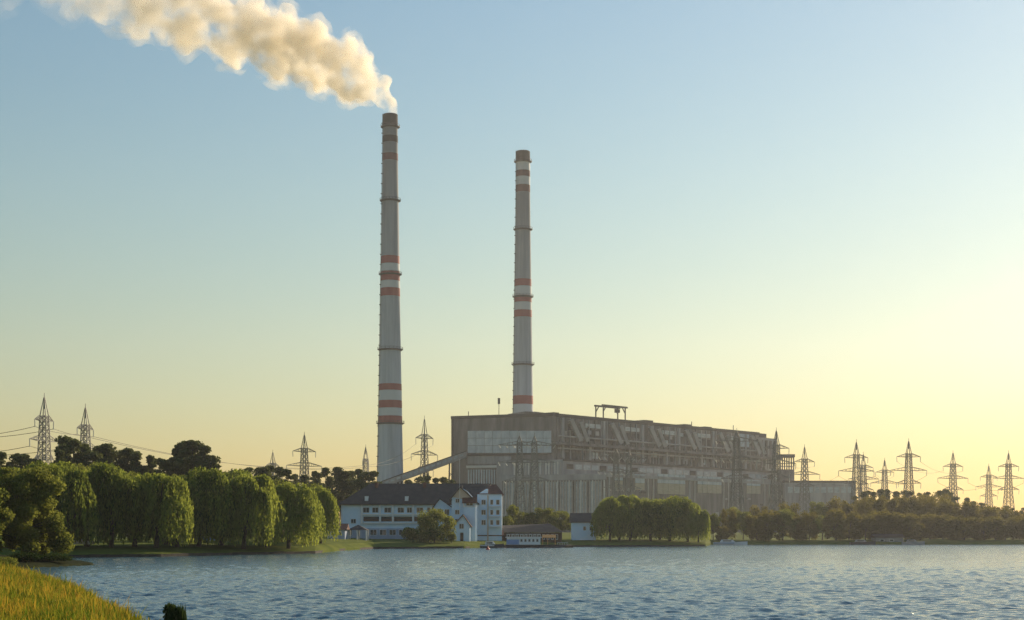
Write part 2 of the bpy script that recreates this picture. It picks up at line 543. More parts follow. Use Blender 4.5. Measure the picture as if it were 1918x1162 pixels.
ch1 = chimney(731, 890,
    [(215, 13.6), (300, 14.3), (380, 15.6), (500, 17.3), (655, 19.8), (790, 22.2), (860, 23.6), (905, 24.8), (1000, 27.5)],
    [(289, 302), (481, 495), (510, 527), (541, 556), (720, 732), (751, 765), (780, 793)],
    [(495.5, 509.5), (527.5, 540.5), (732.5, 750.5), (765.5, 779.5)],
    [238, 376, 514, 655, 793],
    [(216, 236), (256, 268)],
    'taller left chimney with smoke pouring from its sooty top')
ch2 = chimney(979.5, 985,
    [(284, 12.9), (360, 13.3), (430, 14.2), (540, 15.8), (600, 16.6), (690, 17.8), (760, 18.8), (900, 21.5), (1000, 23.5)],
    [(321, 332), (348, 361), (524, 537), (555, 567), (582, 595), (742, 758)],
    [(305, 320.5), (332.5, 347.5), (537.5, 554.5), (567.5, 581.5), (758.5, 775)],
    [303, 430, 556, 683],
    [(285, 303)],
    'shorter right chimney without smoke rising behind the power station')

# ------------------------------------------------------------------ smoke
def build_smoke():
    d = 890; k = d / F
    path = [(731, 212, 14), (729, 202, 17), (722, 190, 22), (708, 174, 29), (687, 158, 37), (660, 146, 47), (628, 130, 55), (590, 112, 62), (548, 94, 66),
            (500, 74, 70), (450, 56, 72), (400, 42, 72), (350, 30, 72), (300, 16, 70), (250, 4, 70), (200, -10, 70), (150, -26, 66), (95, -48, 64), (30, -72, 62), (-40, -94, 62), (-120, -110, 62)]
    rng = random.Random(21)
    bm_v = []
    pts = []
    for (a, b) in zip(path[:-1], path[1:]):
        n = 9
        for i in range(n):
            t = (i + rng.random()) / n
            px, py, r = [a[j] + (b[j] - a[j]) * t for j in range(3)]
            pts.append((px, py, r * .64, 0))
            for q in range(3):
                ang = rng.uniform(0, 6.283); rr = r * rng.uniform(.5, .82)
                el = rng.uniform(-1, 1)
                pts.append((px + math.cos(ang) * rr, py + math.sin(ang) * rr * .95, r * rng.uniform(.16, .36), el * r * .7))
    pts += [(655, 88, 20, 0), (650, 78, 15, 0), (597, 56, 18, 0), (593, 44, 13, 4), (575, 60, 18, 0), (14, 4, 20, 0), (-10, -2, 30, 0), (32, -4, 15, 3),
            (720, 150, 13, 0), (690, 112, 16, 0), (676, 98, 13, 0)]
    import bmesh
    bm = bmesh.new()
    for (px, py, r, el) in pts:
        c = P(px, py, d)
        bmesh.ops.create_icosphere(bm, subdivisions=2, radius=max(r * k, 2.2), matrix=Matrix.Translation((c.x, c.y + el * k, c.z)))
    me = bpy.data.meshes.new('smoke_plume'); bm.to_mesh(me); bm.free()
    o = bpy.data.objects.new('smoke_plume', me); C.objects.link(o)
    rm = o.modifiers.new('union', 'REMESH'); rm.mode = 'VOXEL'; rm.voxel_size = 1.3
    tx = bpy.data.textures.new('billow', 'CLOUDS'); tx.noise_scale = 9; tx.noise_depth = 3
    dm = o.modifiers.new('billow', 'DISPLACE'); dm.texture = tx; dm.strength = 8; dm.mid_level = .55; dm.texture_coords = 'GLOBAL'
    tx2 = bpy.data.textures.new('billow_small', 'CLOUDS'); tx2.noise_scale = 3.2; tx2.noise_depth = 2
    dm2 = o.modifiers.new('billow_small', 'DISPLACE'); dm2.texture = tx2; dm2.strength = 2.4; dm2.mid_level = .5; dm2.texture_coords = 'GLOBAL'
    bh = bmesh.new(); bh.from_mesh(me)
    bmesh.ops.delete(bh, geom=[v for v in bh.verts if v.co.x > X(700, d)], context='VERTS')
    me_h = bpy.data.meshes.new('thin_edge'); bh.to_mesh(me_h); bh.free()
    halo = bpy.data.objects.new('thin_edge', me_h); C.objects.link(halo); halo.parent = o
    h1 = halo.modifiers.new('union', 'REMESH'); h1.mode = 'VOXEL'; h1.voxel_size = 2.0
    h0 = halo.modifiers.new('swell', 'DISPLACE'); h0.strength = 3.2; h0.mid_level = 0
    h2 = halo.modifiers.new('billow', 'DISPLACE'); h2.texture = tx; h2.strength = 13; h2.mid_level = .5; h2.texture_coords = 'GLOBAL'
    for ob_, vx in ((o, 1.3), (halo, 1.8)):           # one clean closed skin after the billows
        fr = ob_.modifiers.new('skin', 'REMESH'); fr.mode = 'VOXEL'; fr.voxel_size = vx
    m = bpy.data.materials.new('smoke')
    nt, N, L = nodes_of(m)
    out = N('ShaderNodeOutputMaterial'); pv = N('ShaderNodeVolumePrincipled')
    pv.inputs['Color'].default_value = (.998, .955, .86, 1)
    pv.inputs['Anisotropy'].default_value = .4
    geo = N('ShaderNodeTexCoord'); sp = N('ShaderNodeSeparateXYZ'); L(geo.outputs['Object'], sp.inputs[0])
    mr = N('ShaderNodeMapRange'); mr.inputs['From Min'].default_value = X(60, d); mr.inputs['From Max'].default_value = X(640, d)
    mr.inputs['To Min'].default_value = .007; mr.inputs['To Max'].default_value = .11
    L(sp.outputs['X'], mr.inputs['Value'])
    n = N('ShaderNodeTexNoise'); n.inputs['Scale'].default_value = .075; n.inputs['Detail'].default_value = 6; n.inputs['Roughness'].default_value = .6
    L(geo.outputs['Object'], n.inputs['Vector'])
    cr = N('ShaderNodeMapRange'); cr.inputs['From Min'].default_value = .40; cr.inputs['From Max'].default_value = .60; cr.inputs['To Min'].default_value = .0; cr.inputs['To Max'].default_value = 1.9
    L(n.outputs[0], cr.inputs['Value'])
    mu = N('ShaderNodeMath'); mu.operation = 'MULTIPLY'; L(mr.outputs[0], mu.inputs[0]); L(cr.outputs[0], mu.inputs[1])
    L(mu.outputs[0], pv.inputs['Density']); L(pv.outputs[0], out.inputs['Volume'])
    m.cycles.volume_step_rate = .12
    me.materials.clear(); me.materials.append(m)
    m2 = m.copy(); m2.name = 'smoke_thin'
    for q in m2.node_tree.nodes:
        if q.type == 'MAP_RANGE' and abs(q.inputs['From Min'].default_value - .40) < .01:
            q.inputs['From Min'].default_value = .46; q.inputs['To Max'].default_value = .55
    m2.cycles.volume_step_rate = .12
    me_h.materials.clear(); me_h.materials.append(m2)
    tag(o, 'cream smoke plume drifting up left from the taller chimney', 'smoke')
build_smoke()

# ------------------------------------------------------------------ power station
def V2(px, d): return Vector((X(px, d), d))
A0 = V2(1035, 900); A1 = V2(1455, 1090); AL = V2(846, 925)
U = (A1 - A0).normalized(); LEN = (A1 - A0).length
E2 = (AL - A0).normalized(); WID = (AL - A0).length
NL = Vector((U.y, -U.x))             # outward normal of the long side
NE = Vector((E2.y, -E2.x))           # outward normal of the end face
if NE.y > 0: NE = -NE
ZA = Z(775, 900); B0 = V2(1055, 888); ZB = Z(861, 888); C0 = V2(1135, 872); ZC = Z(889, 872)
BL = 32.5; CL = 65.6; CLEN = 222.0; BLEN = 243.0
ZG = 1.5

def fbox(mb, O, D, Nn, s0, s1, z0, z1, t0, t1):
    """box on a wall: along D from s0 to s1, standing t0..t1 out of the wall"""
    q = lambda s, t: O + D * s + Nn * t
    a, b, c, e = q(s0, t1), q(s1, t1), q(s1, t0), q(s0, t0)
    return mb.hexa([(p.x, p.y, z0) for p in (a, b, c, e)] + [(p.x, p.y, z1) for p in (a, b, c, e)])

def s_at(O, D, px):
    k = (px - CX) / F
    return (k * O.y - O.x) / (D.x - k * D.y)

stn = empty('power_station', (A0.x, A0.y, ZG), 'long grey power station hall with stepped blocks and rooftop crane frame', 'power station')
def plan(O, n_len, l_len, back):
    """plan polygon: corner O, long side along U, end along E2, going back by the given depth"""
    return [O, O + U * n_len, O + U * n_len - NL * back, O + E2 * l_len]
def quad(mb, pts, z0, z1):
    return mb.prism([(p.x, p.y) for p in pts], z0, z1)

# boiler hall
quad(MB(), [A0, A0 + U * (LEN - 24), AL + U * (LEN - 24), AL], ZG - 1, ZA).build('boiler_hall', M['st_wall'], stn)
# right end steps down
b = MB()
quad(b, [A0 + U * (LEN - 24) + NL * .0, A0 + U * (LEN - 0), AL + U * (LEN - 0), AL + U * (LEN - 24)], ZG - 1, ZA - 3.2)
b.build('boiler_hall_end', M['st_wall2'], stn)
b = MB(); fbox(b, A0, U, NL, -0.3, LEN - 24, ZA - 1.6, ZA + .35, -.2, .5); b.build('parapet', M['st_dark'], stn)
b = MB(); fbox(b, A0, E2, NE, .2, WID + .4, ZA - 1.5, ZA + .4, -.2, .5); b.build('parapet', M['st_dark'], stn)
# stair head and roof monitor over the end
b = MB()
sa, sb = s_at(A0, E2, 1032), s_at(A0, E2, 936)
q = lambda s, t: A0 + E2 * s - NE * t
pts = []
for s, zz in ((sa, ZA + .3), (sa + 12, ZA + 2.0), (sa + 19, ZA + 2.4), (sb - 4, ZA + 1.3), (sb, ZA + .3)):
    pts.append((s, zz))
v0 = len(b.v)
for t in (6, 40):
    for s, zz in pts:
        p = q(s, t); b.v.append((p.x, p.y, zz))
n = len(pts)
b.f.append(tuple(range(n))); b.f.append(tuple(reversed(range(n, 2 * n))))
for i in range(n):
    j = (i + 1) % n; b.f.append((i, j, n + j, n + i))
b.build('roof_monitor', M['st_wall'], stn)
for (px0, px1, hgt) in ((1213, 1228, 1.8), (1288, 1300, 1.6), (1325, 1338, 1.2), (1418, 1440, 3.2), (1042, 1052, 1.2)):
    s0, s1 = s_at(A0, U, px0), s_at(A0, U, px1)
    b = MB(); fbox(b, A0, U, NL, s0, s1, ZA - .5 if px0 < 1400 else ZA - 3.5, ZA + hgt - (3.2 if px0 > 1400 else 0), -14, -2); b.build('roof_vent', M['st_dark'], stn)

# end face: pale glazed wall
def epanel(px0, px1, py0, py1, mm, name, t=.25, dref=None, O=A0, tb=-.1):
    s0, s1 = s_at(O, E2, px1), s_at(O, E2, px0)
    dd = (O + E2 * ((s0 + s1) / 2)).y
    b = MB(); fbox(b, O, E2, NE, s0, s1, Z(py1, dd), Z(py0, dd), tb, t); return b.build(name, mm, stn)
# three rows x nine sheets of pale cladding
cols = np.linspace(876, 1033, 11); rows = np.linspace(807, 849, 4)
for i in range(10):
    for j in range(3):
        epanel(cols[i] + .35, cols[i + 1] - .35, rows[j] + .3, rows[j + 1] - .3, M['st_panel'], 'cladding_panel', t=.25 + .04 * ((i * 7 + j * 3) % 3))
epanel(872, 1034.4, 850.0, 852.5, M['st_dark'], 'cornice', .9)
cols = np.linspace(876, 958, 8)
for i in range(7):
    epanel(cols[i] + .3, cols[i + 1] - .3, 855, 869, M['st_wall2'], 'cladding_panel', .3)
epanel(874, 960, 872, 876.5, M['st_light'], 'sill_band', .7)
for i in range(17):
    a = 877 + i * 4.85
    epanel(a, a + 2.2, 880, 907, M['st_panel'], 'pilaster', .5)
epanel(845.6, 849.5, 783, 1000, M['st_dark'], 'corner_pier', .35)

# long upper side: six bays of flue ducts
dsec = lambda s: (A0 + U * s).y
bay = (LEN - 24) / 5.6
zl = Z(838, 945); zt = ZA - 2
for k in range(6):
    s = 9 + k * bay * .985
    def pt(ss, t, z):
        p = A0 + U * ss + NL * t; return (p.x, p.y, z)
    if s + 16 > LEN - 12: 
        pass
    d1 = MB(); d1.bar(pt(s + 6, 1.8, zt - 1), pt(s + 12.5, 4.2, zl + 2), 2.6); d1.build('flue_duct', M['duct'], stn)
    d1 = MB(); d1.bar(pt(s + 15.5, 1.8, zt - 2), pt(s + 19.5, 4.2, zl + 2), 2.3); d1.build('flue_duct', M['duct'], stn)
    d1 = MB(); fbox(d1, A0, U, NL, s - 1.5, s + .5, ZB + 2, zt, -.1, 1.4); d1.build('wall_pier', M['st_wall2'], stn)
    d1 = MB(); fbox(d1, A0, U, NL, s + 23, s + 25, ZB + 1, zl, -.1, 2.8); d1.build('downpipe', M['duct'], stn)
    # recessed dark louvre and pale strip window over it
    e1 = min(s + bay - 4, LEN - 25.5)
    if e1 > s + 24:
        d1 = MB(); fbox(d1, A0, U, NL, s + 22, e1, zl + 3, zt - 6, -.1, .3); d1.build('louvre', M['st_dark'], stn)
        d1 = MB(); fbox(d1, A0, U, NL, s + 22, e1, zt - 4.8, zt - 2.2, -.1, .5); d1.build('strip_window', M['glazing'], stn)
    for j in range(3):
        d1 = MB(); fbox(d1, A0, U, NL, s + 3 + j * 7, s + 7.5 + j * 7, ZB + 1.5, ZB + 5.5, -.1, .25); d1.build('louvre', M['st_dark'], stn)
for k in range(38):
    s = 3.5 + k * 6.1
    if s > LEN - 27: break
    b = MB(); fbox(b, A0, U, NL, s, s + .7, ZB + .5, zt + .2, -.1, .75); b.build('wall_rib', M['st_wall2'] if k % 3 else M['st_wall'], stn)
for zz, tt in ((zl + 4.2, 3.4), (ZB + 7.5, 2.6)):
    b = MB(); p0, p1 = A0 + U * 2 + NL * tt, A0 + U * (LEN - 26) + NL * tt
    b.bar((p0.x, p0.y, zz), (p1.x, p1.y, zz), 1.0, n=8); b.build('steam_pipe', M['duct'], stn)
b = MB(); fbox(b, A0, U, NL, -.2, LEN - 1, zl - 1.0, zl + .6, -.1, 5.2); b.build('duct_walkway', M['st_wall'], stn)
for k in range(46):
    s = 1 + k * (LEN - 3) / 45
    b = MB(); fbox(b, A0, U, NL, s, s + .25, zl + .6, zl + 1.9, 4.7, 4.95); b.build('railing_post', M['steel_dark'], stn)
# right end light box
s0, s1 = s_at(A0, U, 1384), s_at(A0, U, 1401)
b = MB(); fbox(b, A0, U, NL, s0, s1, ZA - 11, ZA - 2, -.1, 1.0); b.build('lift_shaft', M['st_panel'], stn)
for k in range(4):
    s = LEN - 22 + k * 6
    b = MB(); fbox(b, A0, U, NL, s, s + 2.2, ZB + 3, ZA - 5, -.1, .8); b.build('wall_pier', M['st_dark'] if k % 2 else M['st_wall'], stn)

# middle stage
B1 = B0 + U * BLEN
quad(MB(), [B0, B1, B1 - NL * 13, B0 + E2 * BL - NL * 13 + U * 0, B0 + E2 * BL], ZG - 1, ZB).build('bunker_block', M['st_wall2'], stn)
b = MB(); fbox(b, B0, U, NL, -.2, BLEN, ZB - .8, ZB + .5, -.2, .4); b.build('parapet', M['st_dark'], stn)
for i in range(17):
    s = 1.2 + i * 1.85
    b = MB(); fbox(b, B0, E2, NE, s, s + .85, ZC + .8, ZB - 1.2, -.1, .4); b.build('pilaster', M['st_light'] if i % 3 else M['duct'], stn)
for i in range(30):
    s = 3 + i * 8
    b = MB(); fbox(b, B0, U, NL, s, s + 6.4, ZB - 5.5, ZB - 2.5, -.1, .2); b.build('strip_window', M['glazing'] if i % 4 else M['st_dark'], stn)

# turbine hall in front
C1 = C0 + U * CLEN
quad(MB(), [C0, C1, C1 - NL * 41, C0 - NL * 41 + U * 6, C0 + E2 * CL], ZG - 1, ZC).build('turbine_hall', M['st_wall'], stn)
b = MB(); fbox(b, C0, E2, NE, -.3, CL + .3, ZC - 3.0, ZC + .3, -.2, .7); b.build('frieze', M['st_wall2'], stn)
b = MB(); fbox(b, C0, U, NL, -.6, CLEN, ZC - 1.4, ZC + .35, -.2, .6); b.build('frieze', M['st_wall2'], stn)
for i in range(36):
    s = .5 + i * 1.81
    b = MB(); fbox(b, C0, E2, NE, s, s + .8, 10.2, ZC - 3.2, -.1, .75); b.build('pilaster', M['duct'] if i % 4 else M['st_light'], stn)
for i in range(35):
    s = 1.35 + i * 1.81
    b = MB(); fbox(b, C0, E2, NE, s, s + .9, 11, ZC - 4, -.1, .12); b.build('strip_window', M['glazing'] if i % 5 else M['st_dark'], stn)
b = MB(); fbox(b, C0, E2, NE, .2, CL, 8.6, 10, -.1, .8); b.build('sill_band', M['st_wall2'], stn)
# long front: glazed bays and ribs
def lrect(px0, px1, z0, z1, mm, nm, t=.3):
    s0, s1 = s_at(C0, U, px0), s_at(C0, U, px1)
    b = MB(); fbox(b, C0, U, NL, s0, s1, z0, z1, -.1, t); return b.build(nm, mm, stn)
zc = lambda py, px: Z(py, (C0 + U * s_at(C0, U, px)).y)
for (a, c, top, midl, bot, nn) in ((1151, 1166, 886, 900, 915, 2), (1189, 1207, 889, 905, 918, 2), (1231, 1283, 889, 906, 926, 5), (1306, 1351, 893, 908, 924, 5), (1398, 1424, 900, 910, 925, 3)):
    pm = (a + c) / 2
    xs = np.linspace(a, c, nn + 1)
    for i in range(nn):
        lrect(xs[i] + .4, xs[i + 1] - .4, zc(midl, pm), zc(top, pm), M['st_panel'], 'window_panel', .35)
        lrect(xs[i] + .4, xs[i + 1] - .4, zc(bot, pm), zc(midl, pm) - .15, M['tan_panel'], 'window_panel', .3)
for i in range(40):
    s = 2 + i * 5.45
    px = (C0 + U * s).x / (C0 + U * s).y * F + CX
    if any(a - 3 < px < c + 2 for a, c in ((1151, 1166), (1189, 1207), (1231, 1283), (1306, 1351), (1398, 1424))): continue
    b = MB(); fbox(b, C0, U, NL, s, s + 1.2, 6, ZC - 1.6, -.1, .6); b.build('pilaster', M['duct'] if i % 3 else M['st_wall2'], stn)
srng = random.Random(5)
for k in range(70):                                   # patched cladding, odd windows and boxes on the long walls
    lvl = srng.randrange(3)
    O_, L_, lo_, hi_ = ((A0, LEN - 28, ZB + 2, zl - 2), (A0, LEN - 28, zl + 2, zt - 3), (C0, CLEN - 3, 9, ZC - 4))[lvl]
    s_ = srng.uniform(2, L_ - 8); w_ = srng.uniform(1.5, 6); z_ = srng.uniform(lo_, hi_ - 2); h_ = srng.uniform(1, 4)
    b = MB(); fbox(b, O_, U, NL, s_, s_ + w_, z_, min(z_ + h_, hi_), -.1, .15 + .011 * k)
    b.build('wall_patch', M[srng.choice(['st_dark', 'st_dark', 'st_wall2', 'glazing', 'duct', 'st_wall'])], stn)
# rooftop crane frame
g = 0
s0, s1 = s_at(A0, U, 1137), s_at(A0, U, 1178)
dd = dsec((s0 + s1) / 2); zt2 = Z(761, dd); 
def up(s, t, z):
    p = A0 + U * s + NL * t; return (p.x, p.y, z)
b = MB()
for t in (-3, -9):
    b.bar(up(s0 - 1, t, zt2), up(s1 + 2, t, zt2), 1.1)
b.build('crane_girder', M['steel_dark'], stn)
for s in (s0, s1):
    for t in (-3, -9):
        b = MB(); b.bar(up(s, t, ZA), up(s, t, zt2), .8); b.bar(up(s, t, zt2 - 4), up(s + (3 if s == s0 else -3), t, zt2 - .4), .5); b.build('crane_leg', M['steel_dark'], stn)
b = MB(); b.bar(up(s1 - 6, -6, zt2 - 2.4), up(s1 - 3, -6, zt2 - 2.4), 2.2); b.bar(up(s1 - 4.5, -6, zt2 - 2), up(s1 - 4.5, -6, zt2 + .6), 1.2); b.build('crane_hoist', M['steel_dark'], stn)
# rooftop aerial
p = A0 + E2 * s_at(A0, E2, 931) - NE * 3
b = MB(); b.bar((p.x, p.y, ZA - .2), (p.x, p.y, Z(756, p.y)), .35); b.box(p.x - .75, p.x + .75, p.y - .4, p.y + .4, Z(757, p.y), Z(746, p.y)); b.build('roof_aerial', M['steel_dark'], stn)
for px, py in ((1378, 797), (875, 771), (1300, 790)):
    s = s_at(A0, U if px > 1035 else E2, px)
    p = A0 + (U if px > 1035 else E2) * s - (NL if px > 1035 else NE) * 2
    b = MB(); b.bar((p.x, p.y, ZA - .3), (p.x, p.y, Z(py, p.y)), .45); b.build('vent_pipe', M['steel_dark'], stn)
# open steel tower at the right end
O = C0 + U * (CLEN + 2) - NL * 22
tw = empty('transfer_tower', (O.x, O.y, ZG), 'open steel tower with flat roof at the right end of the power station', 'tower')
d0 = O.y
zr, zf, zb = Z(853, d0), Z(880, d0), Z(901, d0)
xl, xr = X(1458, d0), X(1486, d0)
MB().box(xl - .6, xr + .4, d0 - 4, d0 + 6, zr - 1.6, zr + .5).build('roof', M['steel_dark'], tw)
MB().box(xl, xr, d0 - 3.6, d0 + 5.6, ZG - 1, zf).build('lower_block', M['st_wall'], tw)
for i in range(4):
    for yy in (d0 - 3.4, d0 + 5):
        x = xl + .5 + (xr - xl - 1) * i / 3
        MB().box(x - .4, x + .4, yy - .3, yy + .3, zf, zr - 1.6).build('post', M['steel_dark'], tw)
b = MB()
for yy in (d0 - 3.4,):
    b.bar((xl + .5, yy, zf + 2.2), (xr - .5, yy, zf + 2.2), .5)
b.build('rail', M['steel_dark'], tw)
# low building on the right
lowb = empty('workshop_building', (X(1540, 1010), 1010, 2), 'long low lavender grey building right of the power station', 'building')
xl, xr, dl = X(1470, 1010), X(1603, 1010), 1010
zt3 = Z(904, dl)
MB().box(xl, xr, dl, dl + 22, 1, zt3).build('wall', M['st_wall2'], lowb)
MB().box(xl - .5, xr + .5, dl - .5, dl + 22.5, zt3, zt3 + 1.2).build('roof', M['st_dark'], lowb)
for i in range(10):
    a = xl + 2 + i * (xr - xl - 3) / 10
    MB().box(a, a + 3.4, dl - .15, dl + .1, zt3 - 7, zt3 - 3).build('window', M['glazing'], lowb)

# conveyor gallery climbing to the hall
ca, cb = P(716, 908, 872), P(874, 851, 917)
cv = empty('conveyor_gallery', (ca.x, ca.y, 2), 'sloping enclosed conveyor bridge climbing to the left end of the power station', 'conveyor')
def convey(t, o): return ca.lerp(cb, t) + Vector(o)
b = MB(); hx = 2.6
b.hexa([convey(0, (0, -hx, -2)), convey(1, (0, -hx, -2)), convey(1, (0, hx, -2)), convey(0, (0, hx, -2)), convey(0, (0, -hx, 1.6)), convey(1, (0, -hx, 1.6)), convey(1, (0, hx, 1.6)), convey(0, (0, hx, 1.6))])
b.build('gallery', M['st_wall2'], cv)
b = MB()
b.hexa([convey(0, (0, -hx - .3, 1.6)), convey(1, (0, -hx - .3, 1.6)), convey(1, (0, hx + .3, 1.6)), convey(0, (0, hx + .3, 1.6)), convey(0, (0, -hx - .3, 2.1)), convey(1, (0, -hx - .3, 2.1)), convey(1, (0, hx + .3, 2.1)), convey(0, (0, hx + .3, 2.1))])
b.build('roof', M['st_dark'], cv)
for i in range(14):
    t0, t1 = .03 + i * .068, .03 + i * .068 + .045
    b = MB(); b.hexa([convey(t0, (0, -hx - .12, -.5)), convey(t1, (0, -hx - .12, -.5)), convey(t1, (0, -hx + .1, -.5)), convey(t0, (0, -hx + .1, -.5)), convey(t0, (0, -hx - .12, .9)), convey(t1, (0, -hx - .12, .9)), convey(t1, (0, -hx + .1, .9)), convey(t0, (0, -hx + .1, .9))])
    b.build('window', M['glazing'], cv)
for t in (.2, .5, .81):
    b = MB(); q = convey(t, (0, 0, -2))
    for sx, sy in ((-2, -2.2), (2, -2.2), (-2, 2.2), (2, 2.2)):
        b.bar((q.x + sx * 1.1, q.y + sy * 1.2, 1), (q.x + sx * .5, q.y + sy, q.z + .2), .7)
    zz = q.z - 5
    while zz > 6:
        b.bar((q.x - 1.6, q.y - 2.4, zz), (q.x + 1.6, q.y - 2.4, zz - 4), .35); b.bar((q.x + 1.6, q.y - 2.4, zz), (q.x - 1.6, q.y - 2.4, zz - 4), .35); zz -= 4.5
    b.build('trestle', M['steel_dark'], cv)

# ------------------------------------------------------------------ hotel
HD = 385.0
hot = empty('lakeside_hotel', (X(740, HD), HD, 1.2), 'white lakeside hotel with dark hipped roof and gabled wings', 'hotel')
def window(x0, x1, z0, z1, y, parent=None, th=.1, mull=True):
    parent = parent or hot
    w = MB(); f = .11
    w.box(x0, x0 + f, y - th, y + .05, z0, z1); w.box(x1 - f, x1, y - th, y + .05, z0, z1)
    w.box(x0 + f, x1 - f, y - th, y + .05, z0, z0 + f); w.box(x0 + f, x1 - f, y - th, y + .05, z1 - f, z1)
    if mull:
        c = (x0 + x1) / 2; w.box(c - .04, c + .04, y - th * .8, y + .05, z0 + f, z1 - f)
    o = w.build('window', M['frame'], parent)
    MB().box(x0 + f * .5, x1 - f * .5, y - .03, y + .04, z0 + f * .5, z1 - f * .5).build('pane', M['pane'], o)
    return o
xm0, xm1 = X(639, HD), X(846, HD)
zb0, ze = 1.0, Z(944, HD)
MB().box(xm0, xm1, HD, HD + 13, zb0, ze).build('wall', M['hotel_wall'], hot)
MB().box(xm0 + .02, X(832, HD), HD - .25, HD + .2, zb0, Z(990, HD)).build('plinth_wall', M['hotel_blue_grey'], hot)
# hipped roof
ov = .7; zr = Z(906, HD + 6.5); rx0, rx1 = X(694, HD + 6.5), X(868, HD + 6.5)
e0 = (xm0 - ov, HD - ov, ze); e1 = (xm1 + 1.2, HD - ov, ze); e2 = (xm1 + 1.2, HD + 13 + ov, ze); e3 = (xm0 - ov, HD + 13 + ov, ze)
r0, r1 = (rx0, HD + 6.5, zr), (rx1, HD + 6.5, zr)
b = MB()
i0 = len(b.v); b.v += [e0, e1, e2, e3, r0, r1] + [(p[0], p[1], p[2] - .3) for p in (e0, e1, e2, e3)]
b.f += [(0, 1, 5, 4), (1, 2, 5), (2, 3, 4, 5), (3, 0, 4), (6, 7, 1, 0), (7, 8, 2, 1), (8, 9, 3, 2), (9, 6, 0, 3), (9, 8, 7, 6)]
roof = b.build('roof', M['roof_dark'], hot)
for px in (687, 762):
    xx = X(px, HD + 1.2); zz = Z(935, HD + 1.2)
    MB().box(xx - .45, xx + .45, HD + .3, HD + 2.6, zz - .6, zz + .7).build('dormer', M['white'], roof)
for px in (705, 795):
    xx = X(px, HD + 5); MB().box(xx - .4, xx + .4, HD + 5, HD + 5.8, zr - 2, zr + .2).build('chimney', M['roof_red'], roof)
g_ = MB(); g_.bar((xm0 - ov, HD - ov - .12, ze - .15), (xm1 - 4.5, HD - ov - .12, ze - .15), .18); g_.build('gutter', M['steel_dark'], hot)
for px in (641, 676, 811):
    MB().bar((X(px, HD), HD - .2, zb0 + .2), (X(px, HD), HD - .2, ze - .1), .12).build('rain_pipe', M['frame'], hot)
# upper windows
for a, c in ((679.5, 692), (697, 709), (719.5, 733), (744.5, 757), (762, 772), (780, 793), (800, 812)):
    window(X(a, HD), X(c, HD), Z(961, HD), Z(950.5, HD), HD)
# loggia band: dark recess with brown balustrades and white piers
for (a, c) in ((681, 710), (714, 734), (738, 772), (776, 806)):
    o = MB().box(X(a, HD), X(c, HD), HD - .05, HD + .1, Z(977, HD), Z(968, HD)).build('loggia', M['pane'], hot)
    MB().box(X(a, HD) , X(c, HD), HD - .3, HD - .16, Z(976, HD), Z(972.5, HD)).build('balustrade', M['brown'], o)
for px in (678, 712, 736, 774, 808):
    MB().box(X(px, HD) - .22, X(px, HD) + .22, HD - .5, HD + .02, Z(979, HD), Z(947, HD)).build('pier', M['white'], hot)
MB().box(X(676, HD), X(810, HD), HD - .6, HD + .03, Z(981, HD), Z(979.2, HD)).build('balcony_slab', M['white'], hot)
MB().box(X(676, HD), X(810, HD), HD - .45, HD + .03, Z(965.5, HD), Z(962.8, HD)).build('string_course', M['white'], hot)
for a, c in ((693, 706), (711, 724), (729, 742), (747, 760), (650, 660)):
    window(X(a, HD), X(c, HD), Z(1003, HD), Z(992, HD), HD - .25)
window(X(657, HD), X(667, HD), Z(981, HD), Z(972, HD), HD)
# projecting bay with small gable
xa, xb = X(813, HD - 1.2), X(846, HD - 1.2)
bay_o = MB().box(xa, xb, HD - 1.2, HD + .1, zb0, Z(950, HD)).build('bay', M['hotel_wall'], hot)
MB().profile([(xa - .2, Z(950, HD)), (xb + .2, Z(950, HD)), ((xa + xb) / 2 - .8, Z(935, HD))], HD - 1.25, HD + 4).build('gable', M['hotel_wall'], bay_o)
b = MB(); ap = (xa + xb) / 2 - .8
b.slab([(xa - .6, HD - 1.6, Z(953, HD)), (ap, HD - 1.6, Z(933.5, HD)), (ap, HD + 4, Z(933.5, HD)), (xa - .6, HD + 4, Z(953, HD))], .2)
b.slab([(ap, HD - 1.6, Z(933.5, HD)), (xb + .3, HD - 1.6, Z(951, HD)), (xb + .3, HD + 4, Z(951, HD)), (ap, HD + 4, Z(933.5, HD))], .2)
b.build('roof', M['roof_dark'], bay_o)
window(X(820, HD), X(829, HD), Z(966, HD), Z(954, HD), HD - 1.2)
window(X(833, HD), X(842, HD), Z(966, HD), Z(954, HD), HD - 1.2)
# cross wing with the flag-topped gable
W1 = 379.0
xa, xb, xp = X(846, W1), X(893, W1), X(862, W1)
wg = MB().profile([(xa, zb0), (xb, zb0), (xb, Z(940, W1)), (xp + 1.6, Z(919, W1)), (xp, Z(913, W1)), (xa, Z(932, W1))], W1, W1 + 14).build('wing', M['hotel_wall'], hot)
MB().profile([(xa + .1, Z(931, W1)), (xb - .1, Z(941, W1)), (xp + 1.6, Z(920, W1)), (xp, Z(914.5, W1))], W1 - .12, W1 + .1).build('gable', M['hotel_beige'], wg)
b = MB()
b.slab([(xa - .7, W1 - .7, Z(937, W1)), (xp, W1 - .7, Z(911.5, W1)), (xp, W1 + 14, Z(911.5, W1)), (xa - .7, W1 + 14, Z(937, W1))], .25)
b.slab([(xp, W1 - .7, Z(911.5, W1)), (xb + .5, W1 - .7, Z(943, W1)), (xb + .5, W1 + 14, Z(943, W1)), (xp, W1 + 14, Z(911.5, W1))], .25)
b.build('roof', M['roof_dark'], wg)
bl = MB().box(X(868, W1), X(891, W1), W1 - 1.6, W1 + .05, Z(950, W1), Z(948.5, W1)).build('balcony', M['white'], hot)
